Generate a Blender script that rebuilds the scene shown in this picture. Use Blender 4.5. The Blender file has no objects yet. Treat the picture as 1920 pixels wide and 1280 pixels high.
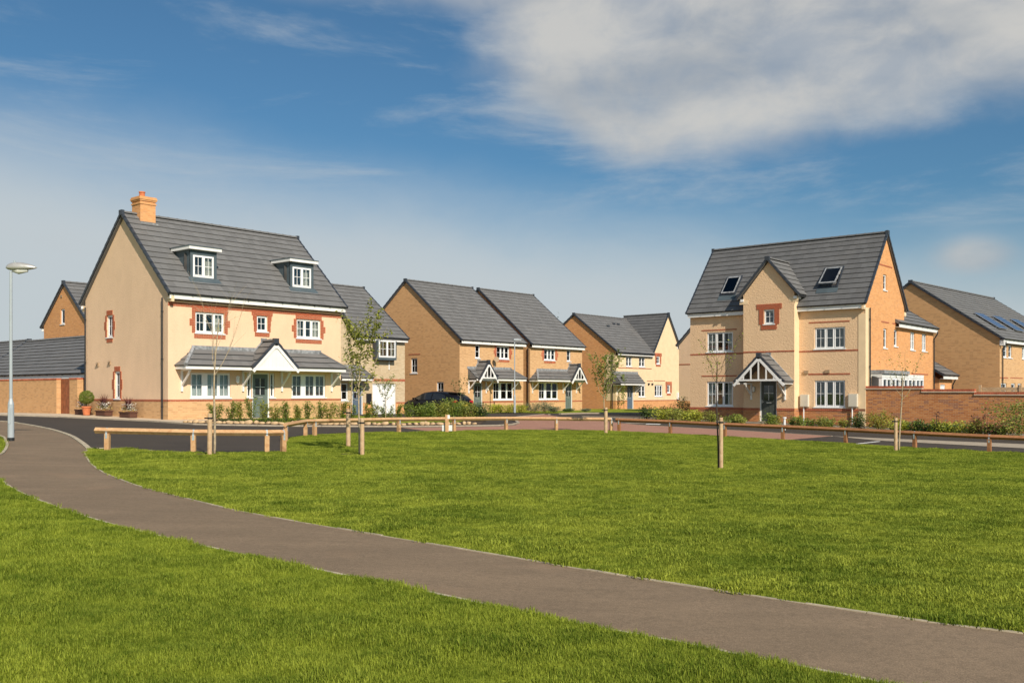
import bpy, math, random
import numpy as np
from mathutils import Vector, Matrix, geometry, noise as mnoise
R = random.Random(7)
sc = bpy.context.scene
col = sc.collection

# ------------------------------------------------------------------ camera
F_PX, HORIZON, EYE = 1803.3, 735.84, 1.6          # focal length and horizon in the 1920 px photograph, eye height
cam = bpy.data.cameras.new('camera'); camo = bpy.data.objects.new('camera', cam); col.objects.link(camo)
cam.lens = F_PX / 1920 * 36; cam.sensor_width = 36; cam.shift_y = (HORIZON - 640) / 1920
cam.clip_start = .1; cam.clip_end = 3000
camo.location = (0, 0, EYE); camo.rotation_euler = (math.pi / 2, 0, 0)
sc.camera = camo
# ------------------------------------------------------------------ sun and sky
SUN = Vector((.45, -.893, .71)).normalized()
sun = bpy.data.lights.new('sun', 'SUN'); sun.energy = 4.6; sun.angle = math.radians(.5); sun.color = (1, .885, .74)
suno = bpy.data.objects.new('sun', sun); col.objects.link(suno)
suno.rotation_euler = SUN.to_track_quat('Z', 'Y').to_euler(); suno.location = (30, -40, 60)
world = bpy.data.worlds.new('World'); sc.world = world; world.use_nodes = True
sc.view_settings.view_transform = 'Standard'; sc.view_settings.look = 'None'
sc.view_settings.exposure = 0.22; sc.view_settings.gamma = 1; sc.view_settings.use_curve_mapping = False


class N:
    "tiny node helper"
    def __init__(s, tree): s.t = tree; tree.nodes.clear()
    def n(s, typ, ins=None, **kw):
        nd = s.t.nodes.new(typ)
        for k, v in kw.items(): setattr(nd, k, v)
        for k, v in (ins or {}).items():
            if isinstance(v, bpy.types.NodeSocket): s.t.links.new(v, nd.inputs[k])
            else: nd.inputs[k].default_value = v
        return nd
    def math(s, op, a, b=0., c=None, clamp=False):
        nd = s.t.nodes.new('ShaderNodeMath'); nd.operation = op; nd.use_clamp = clamp
        for i, v in enumerate((a, b, c)):
            if v is None: continue
            if isinstance(v, bpy.types.NodeSocket): s.t.links.new(v, nd.inputs[i])
            else: nd.inputs[i].default_value = v
        return nd.outputs[0]
    def mix(s, f, a, b, mode='MIX'):
        nd = s.t.nodes.new('ShaderNodeMix'); nd.data_type = 'RGBA'; nd.blend_type = mode
        for k, v in ((0, f), (6, a), (7, b)):
            if isinstance(v, bpy.types.NodeSocket): s.t.links.new(v, nd.inputs[k])
            else: nd.inputs[k].default_value = (*v, 1) if isinstance(v, tuple) and len(v) == 3 else v
        return nd.outputs[2]
    def ramp(s, f, lo, hi):
        nd = s.t.nodes.new('ShaderNodeMapRange'); nd.interpolation_type = 'SMOOTHSTEP'
        s.t.links.new(f, nd.inputs[0]); nd.inputs[1].default_value = lo; nd.inputs[2].default_value = hi
        return nd.outputs[0]
    def noise(s, vec, scale, detail=4, rough=.55, dist=0.):
        return s.n('ShaderNodeTexNoise', {'Vector': vec, 'Scale': scale, 'Detail': detail, 'Roughness': rough, 'Distortion': dist}).outputs[0]


def make_sky():
    w = N(world.node_tree)
    sky = w.n('ShaderNodeTexSky', sky_type='NISHITA', sun_disc=False)
    sky.sun_elevation = math.asin(SUN.z); sky.sun_rotation = math.atan2(SUN.x, SUN.y)
    sky.air_density = 1.0; sky.dust_density = 1.6; sky.ozone_density = 2.0; sky.altitude = 50
    tc = w.n('ShaderNodeTexCoord').outputs['Generated']
    x = w.n('ShaderNodeSeparateXYZ', {0: tc})
    el = w.math('ARCSINE', x.outputs[2]); az = w.math('ARCTAN2', x.outputs[0], x.outputs[1])
    ele = w.math('MAXIMUM', el, 0.02)
    zz = w.math('ADD', w.math('MAXIMUM', x.outputs[2], 0.), .16)
    plane = w.n('ShaderNodeCombineXYZ', {0: w.math('DIVIDE', x.outputs[0], zz), 1: w.math('DIVIDE', x.outputs[1], zz)}).outputs[0]
    ae = w.n('ShaderNodeCombineXYZ', {0: az, 1: w.math('MULTIPLY', el, 1.5)}).outputs[0]
    n1 = w.noise(ae, 3.2, 9, .56, .25); n2 = w.noise(plane, 1.1, 6, .6, .3)
    base = w.mix(1.0, sky.outputs[0], (.265, .43, .50), 'MULTIPLY')
    # pale haze band near the horizon with a wispy upper edge
    edge = w.math('ADD', el, w.math('MULTIPLY', w.math('SUBTRACT', n1, .5), .10))
    band = w.math('SUBTRACT', 1., w.ramp(w.math('ADD', edge, w.math('MULTIPLY', w.math('SUBTRACT', az, -.05), .12)), .105, .25))
    base = w.mix(w.math('MULTIPLY', band, .93), base, (3.15, 3.42, 3.55))
    # the big grey-white cloud up to the right
    def blob(a0, e0, ra, re, amp, lo, hi):
        da = w.math('DIVIDE', w.math('SUBTRACT', az, a0), ra); de = w.math('DIVIDE', w.math('SUBTRACT', el, e0), re)
        d = w.math('SQRT', w.math('ADD', w.math('MULTIPLY', da, da), w.math('MULTIPLY', de, de)))
        d = w.math('ADD', d, w.math('MULTIPLY', w.math('SUBTRACT', n1, .5), amp))
        return w.math('SUBTRACT', 1., w.ramp(d, lo, hi))
    big = blob(.40, .455, .47, .175, 1.15, .80, 1.18)
    big = w.math('MAXIMUM', big, w.math('MULTIPLY', blob(.155, .345, .20, .118, 1.3, .70, 1.15), .97))
    big = w.math('MAXIMUM', big, w.math('MULTIPLY', blob(-.20, .405, .12, .025, 1.6, .1, 1.3), .45))
    big = w.math('MAXIMUM', big, w.math('MULTIPLY', blob(.447, .128, .040, .020, .8, .3, 1.2), .8))
    big = w.math('MAXIMUM', big, w.math('MULTIPLY', blob(.0, .415, .17, .05, 1.5, .45, 1.2), .7))
    fine = w.noise(ae, 11., 8, .6, .35); big = w.math('MULTIPLY', big, w.math('ADD', .62, w.math('MULTIPLY', w.ramp(w.math('ADD', w.math('MULTIPLY', fine, .5), w.math('MULTIPLY', n1, .5)), .36, .56), .38)))
    shade = w.noise(w.n('ShaderNodeCombineXYZ', {0: w.math('ADD', az, 3.), 1: w.math('MULTIPLY', el, 2.2)}).outputs[0], 5.5, 5, .5)
    ccol = w.mix(w.ramp(shade, .32, .62), (2.35, 2.5, 2.65), (3.45, 3.4, 3.25))
    # thin streaks
    sv = w.n('ShaderNodeVectorMath', {0: ae, 1: (1., 3.2, 1.)}, operation='MULTIPLY').outputs[0]
    st = w.n('ShaderNodeVectorRotate', {0: sv, 'Angle': -.35}, rotation_type='Z_AXIS').outputs[0]
    wisps = w.math('MULTIPLY', w.ramp(w.noise(st, 2.6, 9, .62, .4), .48, .75), .62)
    low = w.ramp(el, 0., .06)
    base = w.mix(w.math('MULTIPLY', wisps, low), base, (3.0, 3.25, 3.4))
    base = w.mix(w.math('MULTIPLY', w.math('MULTIPLY', big, .95), low), base, ccol)
    bg = w.n('ShaderNodeBackground', {'Color': base, 'Strength': .15})
    out = w.n('ShaderNodeOutputWorld', {0: bg.outputs[0]})
make_sky()

# ------------------------------------------------------------------ materials
MATS = {}
def nodemat(name):
    m = bpy.data.materials.new(name); m.use_nodes = True; MATS[name] = m
    return m, N(m.node_tree)
def finish(w, colr, rough=.7, bump=None, bstr=.3, bdist=.01, spec=.3, metal=0., extra=None):
    ins = {'Base Color': colr if isinstance(colr, bpy.types.NodeSocket) else (*colr, 1), 'Roughness': rough, 'Specular IOR Level': spec, 'Metallic': metal}
    b = w.n('ShaderNodeBsdfPrincipled', ins)
    if bump is not None:
        w.t.links.new(w.n('ShaderNodeBump', {'Height': bump, 'Strength': bstr, 'Distance': bdist}).outputs[0], b.inputs['Normal'])
    sh = b.outputs[0]
    if extra: sh = extra(sh)
    w.n('ShaderNodeOutputMaterial', {0: sh})
def plain(name, c, rough=.6, var=.12, scale=6., spec=.3, metal=0., bstr=.15):
    m, w = nodemat(name); tc = w.n('ShaderNodeTexCoord').outputs['Object']
    nz = w.noise(tc, scale, 5); dk = tuple(v * (1 - var) for v in c); lt = tuple(min(1, v * (1 + var)) for v in c)
    finish(w, w.mix(w.ramp(nz, .3, .7), dk, lt), rough, w.noise(tc, scale * 12, 3), bstr, .004, spec, metal); return m
def brick(name, c1, c2, mortar, dark, msize=.008, dk=.6):
    m, w = nodemat(name); uv = w.n('ShaderNodeUVMap').outputs[0]; tc = w.n('ShaderNodeTexCoord').outputs['Object']
    b = w.n('ShaderNodeTexBrick', {'Vector': uv, 'Color1': (*c1, 1), 'Color2': (*c2, 1), 'Mortar': (*mortar, 1), 'Scale': 1., 'Mortar Size': msize, 'Mortar Smooth': .3,
            'Bias': 0., 'Brick Width': .225, 'Row Height': .075}, offset=.5)
    # a scattering of darker, overburnt bricks, in runs along the courses
    fl = w.n('ShaderNodeVectorMath', {0: uv, 1: (1 / .225, 1 / .075, 0)}, operation='MULTIPLY').outputs[0]
    fl2 = w.n('ShaderNodeVectorMath', {0: fl}, operation='FLOOR').outputs[0]
    wn = w.n('ShaderNodeTexWhiteNoise', {'Vector': fl2}, noise_dimensions='3D').outputs[0]
    clump = w.noise(w.n('ShaderNodeVectorMath', {0: uv, 1: (.8, 2.8, 1.)}, operation='MULTIPLY').outputs[0], 1.3, 3)
    k = w.math('MULTIPLY', w.ramp(w.math('ADD', w.math('MULTIPLY', wn, .75), w.math('MULTIPLY', clump, .7)), .88, .98), .7)
    k = w.math('MULTIPLY', k, dk); c = w.mix(w.math('MULTIPLY', k, w.math('SUBTRACT', 1., b.outputs[1])), b.outputs[0], dark)
    c = w.mix(.35, c, w.mix(w.noise(uv, .45, 4), tuple(v * .85 for v in c1), tuple(min(1, v * 1.15) for v in c1)))
    h = w.math('SUBTRACT', w.math('MULTIPLY', w.noise(tc, 60, 3), .4), b.outputs[1])
    finish(w, c, .85, h, .5, .006, .2); return m
def render_mat(name, c, bscale, bstr, dist, var=.06):
    m, w = nodemat(name); tc = w.n('ShaderNodeTexCoord').outputs['Object']
    nz = w.noise(tc, .7, 6, .6); streak = w.noise(w.n('ShaderNodeVectorMath', {0: tc, 1: (1.5, 1.5, .7)}, operation='MULTIPLY').outputs[0], 1.5, 4)
    cc = w.mix(w.ramp(w.math('ADD', w.math('MULTIPLY', nz, .6), w.math('MULTIPLY', streak, .4)), .35, .65), tuple(v * (1 - var) for v in c), tuple(min(1, v * (1 + var)) for v in c))
    hh = w.noise(tc, bscale, 3, .6, .6); cc = w.mix(w.math('MULTIPLY', w.ramp(hh, .55, .35), .12), cc, tuple(v * .6 for v in c))
    finish(w, cc, .9, hh, bstr, dist, .15); return m
def leafmat(name, c1, c2, trans=.35):
    m, w = nodemat(name); at = w.n('ShaderNodeAttribute', attribute_name='tint').outputs['Fac']
    c = w.mix(at, c1, c2)
    tr = w.n('ShaderNodeBsdfTranslucent', {'Color': w.mix(.5, c, (c2[0] * 1.3, c2[1] * 1.3, c2[2]))})
    finish(w, c, .45, spec=.4, extra=lambda s: w.n('ShaderNodeMixShader', {0: trans, 1: s, 2: tr.outputs[0]}).outputs[0]); return m

def make_materials():
    render_mat('cream_render', (.77, .545, .365), 19, .6, .022, .045)
    render_mat('cream_roughcast', (.75, .52, .32), 13, .8, .035, .03)
    plain('cream_smooth', (.78, .59, .37), .85, .05, 2)
    brick('buff_brick', (.58, .345, .165), (.68, .43, .225), (.58, .41, .25), (.30, .16, .08))
    brick('tan_brick', (.58, .325, .145), (.66, .39, .19), (.55, .39, .23), (.28, .15, .075))
    brick('orange_brick', (.64, .30, .115), (.76, .40, .18), (.62, .38, .2), (.40, .20, .12))
    brick('brown_brick', (.40, .145, .05), (.64, .30, .115), (.56, .37, .22), (.20, .12, .11), .010, 1.1)
    brick('stone_brick', (.52, .39, .24), (.66, .54, .37), (.50, .42, .30), (.26, .19, .12), .012)
    plain('red_brick', (.43, .115, .055), .85, .25, 3)
    brick('red_coursed', (.36, .085, .04), (.47, .125, .06), (.50, .34, .22), (.22, .06, .04))
    plain('mortar', (.72, .52, .34), .95, .08, 20)
    plain('upvc_white', (.80, .80, .80), .35, .02, 2, .4)
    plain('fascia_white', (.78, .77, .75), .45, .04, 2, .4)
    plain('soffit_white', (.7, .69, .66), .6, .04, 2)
    plain('gutter_black', (.018, .019, .022), .35, .1, 4, .5)
    plain('verge_slate', (.035, .042, .055), .45, .2, 5, .5)
    plain('dormer_lead', (.075, .10, .115), .5, .12, 2, .4)
    plain('lead_flashing', (.26, .27, .28), .55, .35, 7, .4)
    plain('door_sage', (.13, .165, .15), .4, .05, 2, .4)
    plain('door_charcoal', (.06, .068, .06), .4, .05, 2, .4)
    plain('door_blue', (.10, .14, .19), .4, .05, 2, .4)
    plain('letterplate', (.6, .6, .58), .3, .05, 2, .5, .6)
    plain('curtain_cream', (.62, .58, .48), .9, .1, 3)
    plain('curtain_grey', (.66, .68, .66), .9, .1, 3)
    plain('blind_white', (.62, .62, .60), .7, .05, 3)
    plain('room_shade', (.055, .052, .05), .95, .4, 1)  # darkness of unlit rooms put into the colour
    plain('terracotta', (.55, .17, .07), .7, .12, 10)
    plain('wicker', (.10, .045, .03), .8, .35, 40)
    plain('soil', (.075, .05, .032), .95, .35, 8, bstr=.6)
    plain('timber_gate', (.26, .085, .035), .6, .25, 5)
    plain('concrete_kerb', (.37, .31, .235), .9, .12, 5, bstr=.3)
    plain('path_edging', (.42, .36, .26), .9, .18, 5, bstr=.3)
    plain('paving_pale', (.55, .45, .33), .9, .1, 3, bstr=.3)
    plain('cobble', (.50, .35, .20), .85, .35, 4, bstr=.4)
    plain('galvanised', (.50, .57, .60), .4, .18, 12, .5, .5)
    plain('lamp_grey', (.36, .40, .43), .4, .05, 2, .5)
    plain('lamp_head_grey', (.42, .41, .39), .35, .08, 4, .5, .3)
    plain('lamp_lens', (.55, .55, .50), .15, .05, 4, .6)
    plain('rubber_black', (.02, .02, .02), .7, .1, 5)
    plain('meter_box', (.62, .57, .47), .5, .03, 2)
    plain('vent_beige', (.34, .24, .15), .8, .1, 5)
    plain('car_paint', (.006, .005, .006), .22, .05, 1, .4)
    plain('car_trim', (.02, .02, .02), .5, .05, 1)
    plain('alloy', (.35, .35, .36), .3, .05, 5, .5, .8)
    plain('tail_red', (.45, .02, .03), .2, .05, 5, .6)
    plain('solar_frame', (.45, .46, .48), .4, .05, 2, .5, .7)
    plain('marker_white', (.74, .74, .72), .5, .05, 3)
    plain('white_petal', (.80, .79, .74), .6, .05, 3)
    plain('yellow_petal', (.75, .52, .05), .6, .1, 3)
    plain('bark_young', (.17, .115, .075), .85, .35, 18)
    plain('bark_dark', (.06, .045, .035), .9, .35, 18)
    plain('bark_pale', (.38, .30, .20), .8, .3, 20)
    leafmat('leaf_mid', (.06, .11, .018), (.30, .36, .06))
    leafmat('leaf_dark', (.025, .055, .012), (.10, .16, .03))
    leafmat('leaf_olive', (.10, .13, .02), (.42, .42, .08))
    leafmat('leaf_yellow', (.15, .19, .02), (.62, .62, .08))
    leafmat('leaf_golden', (.16, .14, .015), (.45, .32, .03))
    leafmat('leaf_silver', (.10, .13, .07), (.26, .28, .17))
    leafmat('leaf_purple', (.05, .018, .02), (.20, .07, .06))
    leafmat('leaf_rust', (.10, .06, .015), (.24, .12, .03))
    # timber rails: knots and grain along the length
    for nm, c, c2 in (('rail_timber', (.44, .24, .115), (.56, .36, .19)), ('rail_timber_brown', (.26, .115, .05), (.36, .17, .08)), ('stake_timber', (.42, .27, .15), (.58, .42, .26))):
        m, w = nodemat(nm); tc = w.n('ShaderNodeTexCoord').outputs['Object']
        g = w.noise(tc, 7, 6, .65, 1.2); kn = w.ramp(w.noise(tc, 2.3, 2), .66, .72)
        finish(w, w.mix(w.math('MULTIPLY', kn, .6), w.mix(w.ramp(g, .3, .7), c, c2), (.16, .07, .03)), .8, g, .3, .005, .2)
    # roof tiles: per-tile tint plus broad weathering
    for nm, c in (('roof_tile', (.152, .150, .149)), ('roof_tile_dark', (.118, .118, .120))):
        m, w = nodemat(nm); tc = w.n('ShaderNodeTexCoord').outputs['Object']; at = w.n('ShaderNodeAttribute', attribute_name='tint').outputs['Fac']
        c1 = w.mix(at, tuple(v * .90 for v in c), tuple(v * 1.10 for v in c))
        c1 = w.mix(w.math('MULTIPLY', w.ramp(w.noise(tc, .55, 5, .6), .52, .75), .3), c1, (c[0] * 1.35, c[1] * 1.27, c[2] * 1.18))
        finish(w, c1, .62, w.noise(tc, 45, 3), .25, .004, .35)
    # glass over dark rooms
    m, w = nodemat('window_glass')
    fr = w.n('ShaderNodeFresnel', {'IOR': 1.5}).outputs[0]; tc = w.n('ShaderNodeTexCoord').outputs['Object']
    bm = w.n('ShaderNodeBump', {'Height': w.noise(tc, 1.6, 1), 'Strength': .06, 'Distance': .03}).outputs[0]
    gl = w.n('ShaderNodeBsdfGlossy', {'Roughness': .02, 'Color': (.75, .8, .85, 1), 'Normal': bm}); tr = w.n('ShaderNodeBsdfTransparent', {'Color': (.90, .93, .93, 1)})
    w.n('ShaderNodeOutputMaterial', {0: w.n('ShaderNodeMixShader', {0: w.math('ADD', w.math('MULTIPLY', fr, 1.0), .015), 1: tr.outputs[0], 2: gl.outputs[0]}).outputs[0]})
    m, w = nodemat('solar_cell'); uv = w.n('ShaderNodeUVMap').outputs[0]
    b = w.n('ShaderNodeTexBrick', {'Vector': uv, 'Color1': (.02, .035, .10, 1), 'Color2': (.03, .05, .13, 1), 'Mortar': (.25, .28, .33, 1), 'Scale': 1., 'Mortar Size': .012, 'Brick Width': .27, 'Row Height': .27}, offset=0.)
    finish(w, b.outputs[0], .12, spec=.7)
    m, w = nodemat('car_glass'); finish(w, (.02, .022, .025), .05, spec=.8)
    # ground surfaces
    def ground_tex(nm, c1, c2, gs, rough=.9, blot=None, bstr=.5, mid=.06):
        m, w = nodemat(nm); tc = w.n('ShaderNodeNewGeometry').outputs['Position']
        big = w.ramp(w.noise(tc, .8, 8, .65), .35, .65); grit = w.noise(tc, gs, 2, .7)
        st = w.ramp(w.noise(w.n('ShaderNodeVectorMath', {0: tc, 1: (.5, 2.2, 1)}, operation='MULTIPLY').outputs[0], 1.1, 7, .65), .4, .62)
        c = w.mix(w.math('MULTIPLY', st, .45), w.mix(big, c1, c2), tuple(v * .8 for v in c1))
        c = w.mix(w.ramp(grit, .35, .7), w.mix(.35, c, tuple(v * .45 for v in c1)), w.mix(.25, c, tuple(min(1, v * 1.7) for v in c2)))
        c = w.mix(w.math('MULTIPLY', w.ramp(w.noise(tc, 16, 4, .75), .45, .65), mid * 2), c, tuple(v * .55 for v in c1))
        if blot: c = w.mix(w.math('MULTIPLY', w.ramp(w.noise(tc, .9, 5), .58, .72), .4), c, blot)
        finish(w, c, rough, grit, bstr, .006, .25)
    ground_tex('path_asphalt', (.205, .150, .098), (.26, .188, .122), 95, blot=(.28, .19, .12), mid=.16)
    ground_tex('road_asphalt', (.056, .046, .037), (.072, .058, .046), 80, .85)
    ground_tex('road_asphalt_old', (.075, .068, .068), (.10, .09, .088), 80, .85)
    ground_tex('red_surfacing', (.36, .185, .13), (.42, .225, .16), 60, blot=(.26, .12, .09))
    # lawn base and blades share the same patches so that they blend
    for nm, blade in (('lawn_ground', 0), ('grass_blade', 1), ('verge_grass', 2), ('grass_blade_shaded', 3)):
        m, w = nodemat(nm)
        tc = w.n('ShaderNodeNewGeometry').outputs['Position']
        rnd = w.n('ShaderNodeObjectInfo').outputs['Random']
        p1 = w.noise(w.n('ShaderNodeVectorMath', {0: tc, 1: (1, 1.3, 0)}, operation='MULTIPLY').outputs[0], .55, 6, .62)
        p2 = w.noise(w.n('ShaderNodeVectorMath', {0: tc, 1: (1, 1, 0)}, operation='MULTIPLY').outputs[0], 3.3, 4, .6)
        pp = w.ramp(w.math('ADD', w.math('MULTIPLY', p1, .6), w.math('MULTIPLY', p2, .4)), .38, .62)
        c = w.mix(pp, (.106, .165, .012), (.415, .450, .055))
        dry = w.ramp(w.noise(w.n('ShaderNodeVectorMath', {0: tc, 1: (1, 1, 0)}, operation='MULTIPLY').outputs[0], 1.7, 5, .7), .62, .78)
        c = w.mix(w.math('MULTIPLY', dry, .5), c, (.40, .36, .09))
        if blade == 3: c = w.mix(1., c, (.76, .82, .62), 'MULTIPLY')  # near lawn's greener tone, with shade between blades multiplied into the colour
        if blade in (1, 3):
            rr = w.math('MULTIPLY', w.math('ADD', rnd, w.n('ShaderNodeAttribute', attribute_name='tint').outputs['Fac']), .5)
            c = w.mix(w.ramp(rr, .25, .75), w.mix(.50, c, (.048, .098, .005)), w.mix(.5, c, (.46, .52, .075)))
            tr = w.n('ShaderNodeBsdfTranslucent', {'Color': c})
            finish(w, c, .6, spec=.12, extra=lambda s: w.n('ShaderNodeMixShader', {0: .32, 1: s, 2: tr.outputs[0]}).outputs[0])
        else:
            g = w.noise(tc, 35, 3, .7)
            k = .5 if blade == 0 else .5
            c = w.mix(w.ramp(g, .3, .7), w.mix(k, c, (.06, .09, .008)), c)
            finish(w, c, .9, g, .8, .03, .1)
make_materials()
mat = MATS

# ------------------------------------------------------------------ ground shape and survey helper
def ss(a, b, x):
    t = min(1, max(0, (x - a) / (b - a))); return t * t * (3 - 2 * t)
def ground(x, y):
    return -.02 * max(-45, min(45, x)) * (1 - .85 * ss(42, 62, y)) + .004 * max(-10, min(45, y))
def G(px, py, off=0.):
    "point of the ground that the photograph shows at pixel px, py"
    k = (px - 960) / F_PX; m = (py - HORIZON) / F_PX; t = 1.5 / m
    for _ in range(80): t = .5 * t + .5 * (EYE - ground(k * t, t)) / m
    return Vector((k * t, t, ground(k * t, t) + off))
def on(x, y, off=0.): return Vector((x, y, ground(x, y) + off))

# ------------------------------------------------------------------ mesh building
class MB:
    def __init__(s): s.v = []; s.f = []; s.m = []; s.t = []
    def face(s, pts, m=0, t=None):
        i = len(s.v); s.v.extend(tuple(p) for p in pts); s.f.append(tuple(range(i, i + len(pts)))); s.m.append(m)
        s.t.append(R.random() if t is None else t)
    def box(s, x0, x1, y0, y1, z0, z1, m=0, t=.5):
        s.obox(Vector((x0, y0, z0)), Vector((x1 - x0, 0, 0)), Vector((0, y1 - y0, 0)), Vector((0, 0, z1 - z0)), m, t)
    def obox(s, o, a, b, c, m=0, t=.5):
        o, a, b, c = (Vector(q) for q in (o, a, b, c))
        if a.cross(b).dot(c) < 0: a, b = b, a
        P = [o, o + a, o + a + b, o + b, o + c, o + a + c, o + a + b + c, o + b + c]; i = len(s.v); s.v.extend(tuple(p) for p in P)
        for q in ((3, 2, 1, 0), (4, 5, 6, 7), (0, 1, 5, 4), (1, 2, 6, 5), (2, 3, 7, 6), (3, 0, 4, 7)):
            s.f.append(tuple(i + k for k in q)); s.m.append(m); s.t.append(t)
    def bar(s, p, q, w, h=None, up=Vector((0, 0, 1)), m=0, roll=0.):
        "square bar from p to q"
        p, q = Vector(p), Vector(q); h = h or w; d = (q - p).normalized()
        a = d.cross(up).normalized(); b = a.cross(d).normalized()
        if roll: a, b = a * math.cos(roll) + b * math.sin(roll), b * math.cos(roll) - a * math.sin(roll)
        s.obox(p - a * w / 2 - b * h / 2, q - p, a * w, b * h, m)
    def tube(s, pts, rad, n=8, m=0, cap=True, t=.5):
        pts = [Vector(p) for p in pts]; rad = rad if isinstance(rad, (list, tuple)) else [rad] * len(pts); rings = []
        ref = None
        for k, p in enumerate(pts):
            d = (pts[min(k + 1, len(pts) - 1)] - pts[max(k - 1, 0)]).normalized()
            if ref is None: ref = Vector((1, 0, 0)) if abs(d.x) < .8 else Vector((0, 1, 0))
            a = (ref - d * ref.dot(d)).normalized(); b = d.cross(a); ref = a; i = len(s.v)
            for j in range(n):
                an = 2 * math.pi * j / n; s.v.append(tuple(p + (a * math.cos(an) + b * math.sin(an)) * rad[k]))
            rings.append(i)
        for k in range(len(rings) - 1):
            for j in range(n):
                jj = (j + 1) % n; s.f.append((rings[k] + j, rings[k] + jj, rings[k + 1] + jj, rings[k + 1] + j)); s.m.append(m); s.t.append(t)
        if cap:
            s.f.append(tuple(rings[0] + j for j in reversed(range(n)))); s.f.append(tuple(rings[-1] + j for j in range(n))); s.m += [m, m]; s.t += [t, t]
    def leaf(s, p, d, nrm, l, w, m=0):
        d = d.normalized(); a = d.cross(nrm)
        if a.length < 1e-4: a = Vector((1, 0, 0))
        a.normalize(); u = a.cross(d); i = len(s.v); tt = R.random()
        s.v.extend([tuple(p), tuple(p + d * l * .45 + a * w * .5 + u * w * .15), tuple(p + d * l), tuple(p + d * l * .45 - a * w * .5 + u * w * .15)])
        s.f += [(i, i + 1, i + 2), (i, i + 2, i + 3)]; s.m += [m, m]; s.t += [tt, tt]
    def build(s, name, mats, parent=None, smooth=False, uv=True, loc=None):
        me = bpy.data.meshes.new(name); me.from_pydata(s.v, [], s.f)
        for mm in (mats if isinstance(mats, (list, tuple)) else [mats]): me.materials.append(mat[mm] if isinstance(mm, str) else mm)
        if len(me.materials) > 1: me.polygons.foreach_set('material_index', s.m)
        at = me.attributes.new('tint', 'FLOAT', 'FACE'); at.data.foreach_set('value', s.t)
        if uv and s.f:
            L = me.uv_layers.new(name='UVMap'); out = np.empty(len(me.loops) * 2, dtype=np.float32); k = 0; Z = Vector((0, 0, 1))
            for p in me.polygons:
                n = p.normal; tv = Z.cross(n)
                if tv.length < .05: tv = Vector((1, 0, 0)); bv = Vector((0, 1, 0))
                else: tv.normalize(); bv = n.cross(tv)
                for vi in p.vertices:
                    c = me.vertices[vi].co; out[k] = c.dot(tv); out[k + 1] = c.dot(bv); k += 2
            L.data.foreach_set('uv', out)
        if smooth: me.polygons.foreach_set('use_smooth', [True] * len(me.polygons))
        o = bpy.data.objects.new(name, me); col.objects.link(o)
        if parent is not None: o.parent = parent
        if loc is not None: o.location = loc
        return o
def tag(o, label=None, cat=None, group=None, kind=None):
    for k, v in (('label', label), ('category', cat), ('group', group), ('kind', kind)):
        if v: o[k] = v
    return o
def empty(name, loc, rz=0., label=None, cat=None, group=None):
    o = bpy.data.objects.new(name, None); o.empty_display_size = .3; col.objects.link(o); o.location = loc; o.rotation_euler = (0, 0, rz)
    return tag(o, label, cat, group)
def inst(name, src, parent, loc, rot=None, scale=None):
    o = bpy.data.objects.new(name, src.data); col.objects.link(o); o.parent = parent; o.location = loc
    if rot is not None: o.rotation_euler = rot
    if scale is not None: o.scale = scale
    return o

# ------------------------------------------------------------------ ground sheets
def inside(poly, x, y):
    c = False; j = len(poly) - 1
    for i in range(len(poly)):
        xi, yi = poly[i][0], poly[i][1]; xj, yj = poly[j][0], poly[j][1]
        if (yi > y) != (yj > y) and x < (xj - xi) * (y - yi) / (yj - yi) + xi: c = not c
        j = i
    return c
def sheet(name, poly, m, off, step=1.5, kind='structure'):
    poly = [(p[0], p[1]) for p in poly]; P = []
    for i in range(len(poly)):
        a, b = Vector(poly[i]), Vector(poly[(i + 1) % len(poly)]); k = max(1, int((b - a).length / step))
        P += [a.lerp(b, j / k) for j in range(k)]
    nb = len(P); xs = [p.x for p in P]; ys = [p.y for p in P]
    for i in range(int((max(xs) - min(xs)) / step) + 1):
        for j in range(int((max(ys) - min(ys)) / step) + 1):
            q = Vector((min(xs) + (i + .5) * step, min(ys) + (j + .5) * step))
            if inside(poly, q.x, q.y): P.append(q)
    vs, es, fs, *_ = geometry.delaunay_2d_cdt(P, [(i, (i + 1) % nb) for i in range(nb)], [], 0, 1e-5)
    me = bpy.data.meshes.new(name); keep = []
    for f in fs:
        c = sum((vs[i] for i in f), Vector((0, 0))) / len(f)
        if inside(poly, c.x, c.y):
            a, b, d = (vs[i] for i in f[:3]); keep.append(tuple(f) if (b - a).cross(d - a) > 0 else tuple(reversed(f)))
    me.from_pydata([(v.x, v.y, ground(v.x, v.y) + off) for v in vs], [], keep); me.materials.append(mat[m])
    o = bpy.data.objects.new(name, me); col.objects.link(o)
    if kind: o['kind'] = kind
    return o
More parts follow.
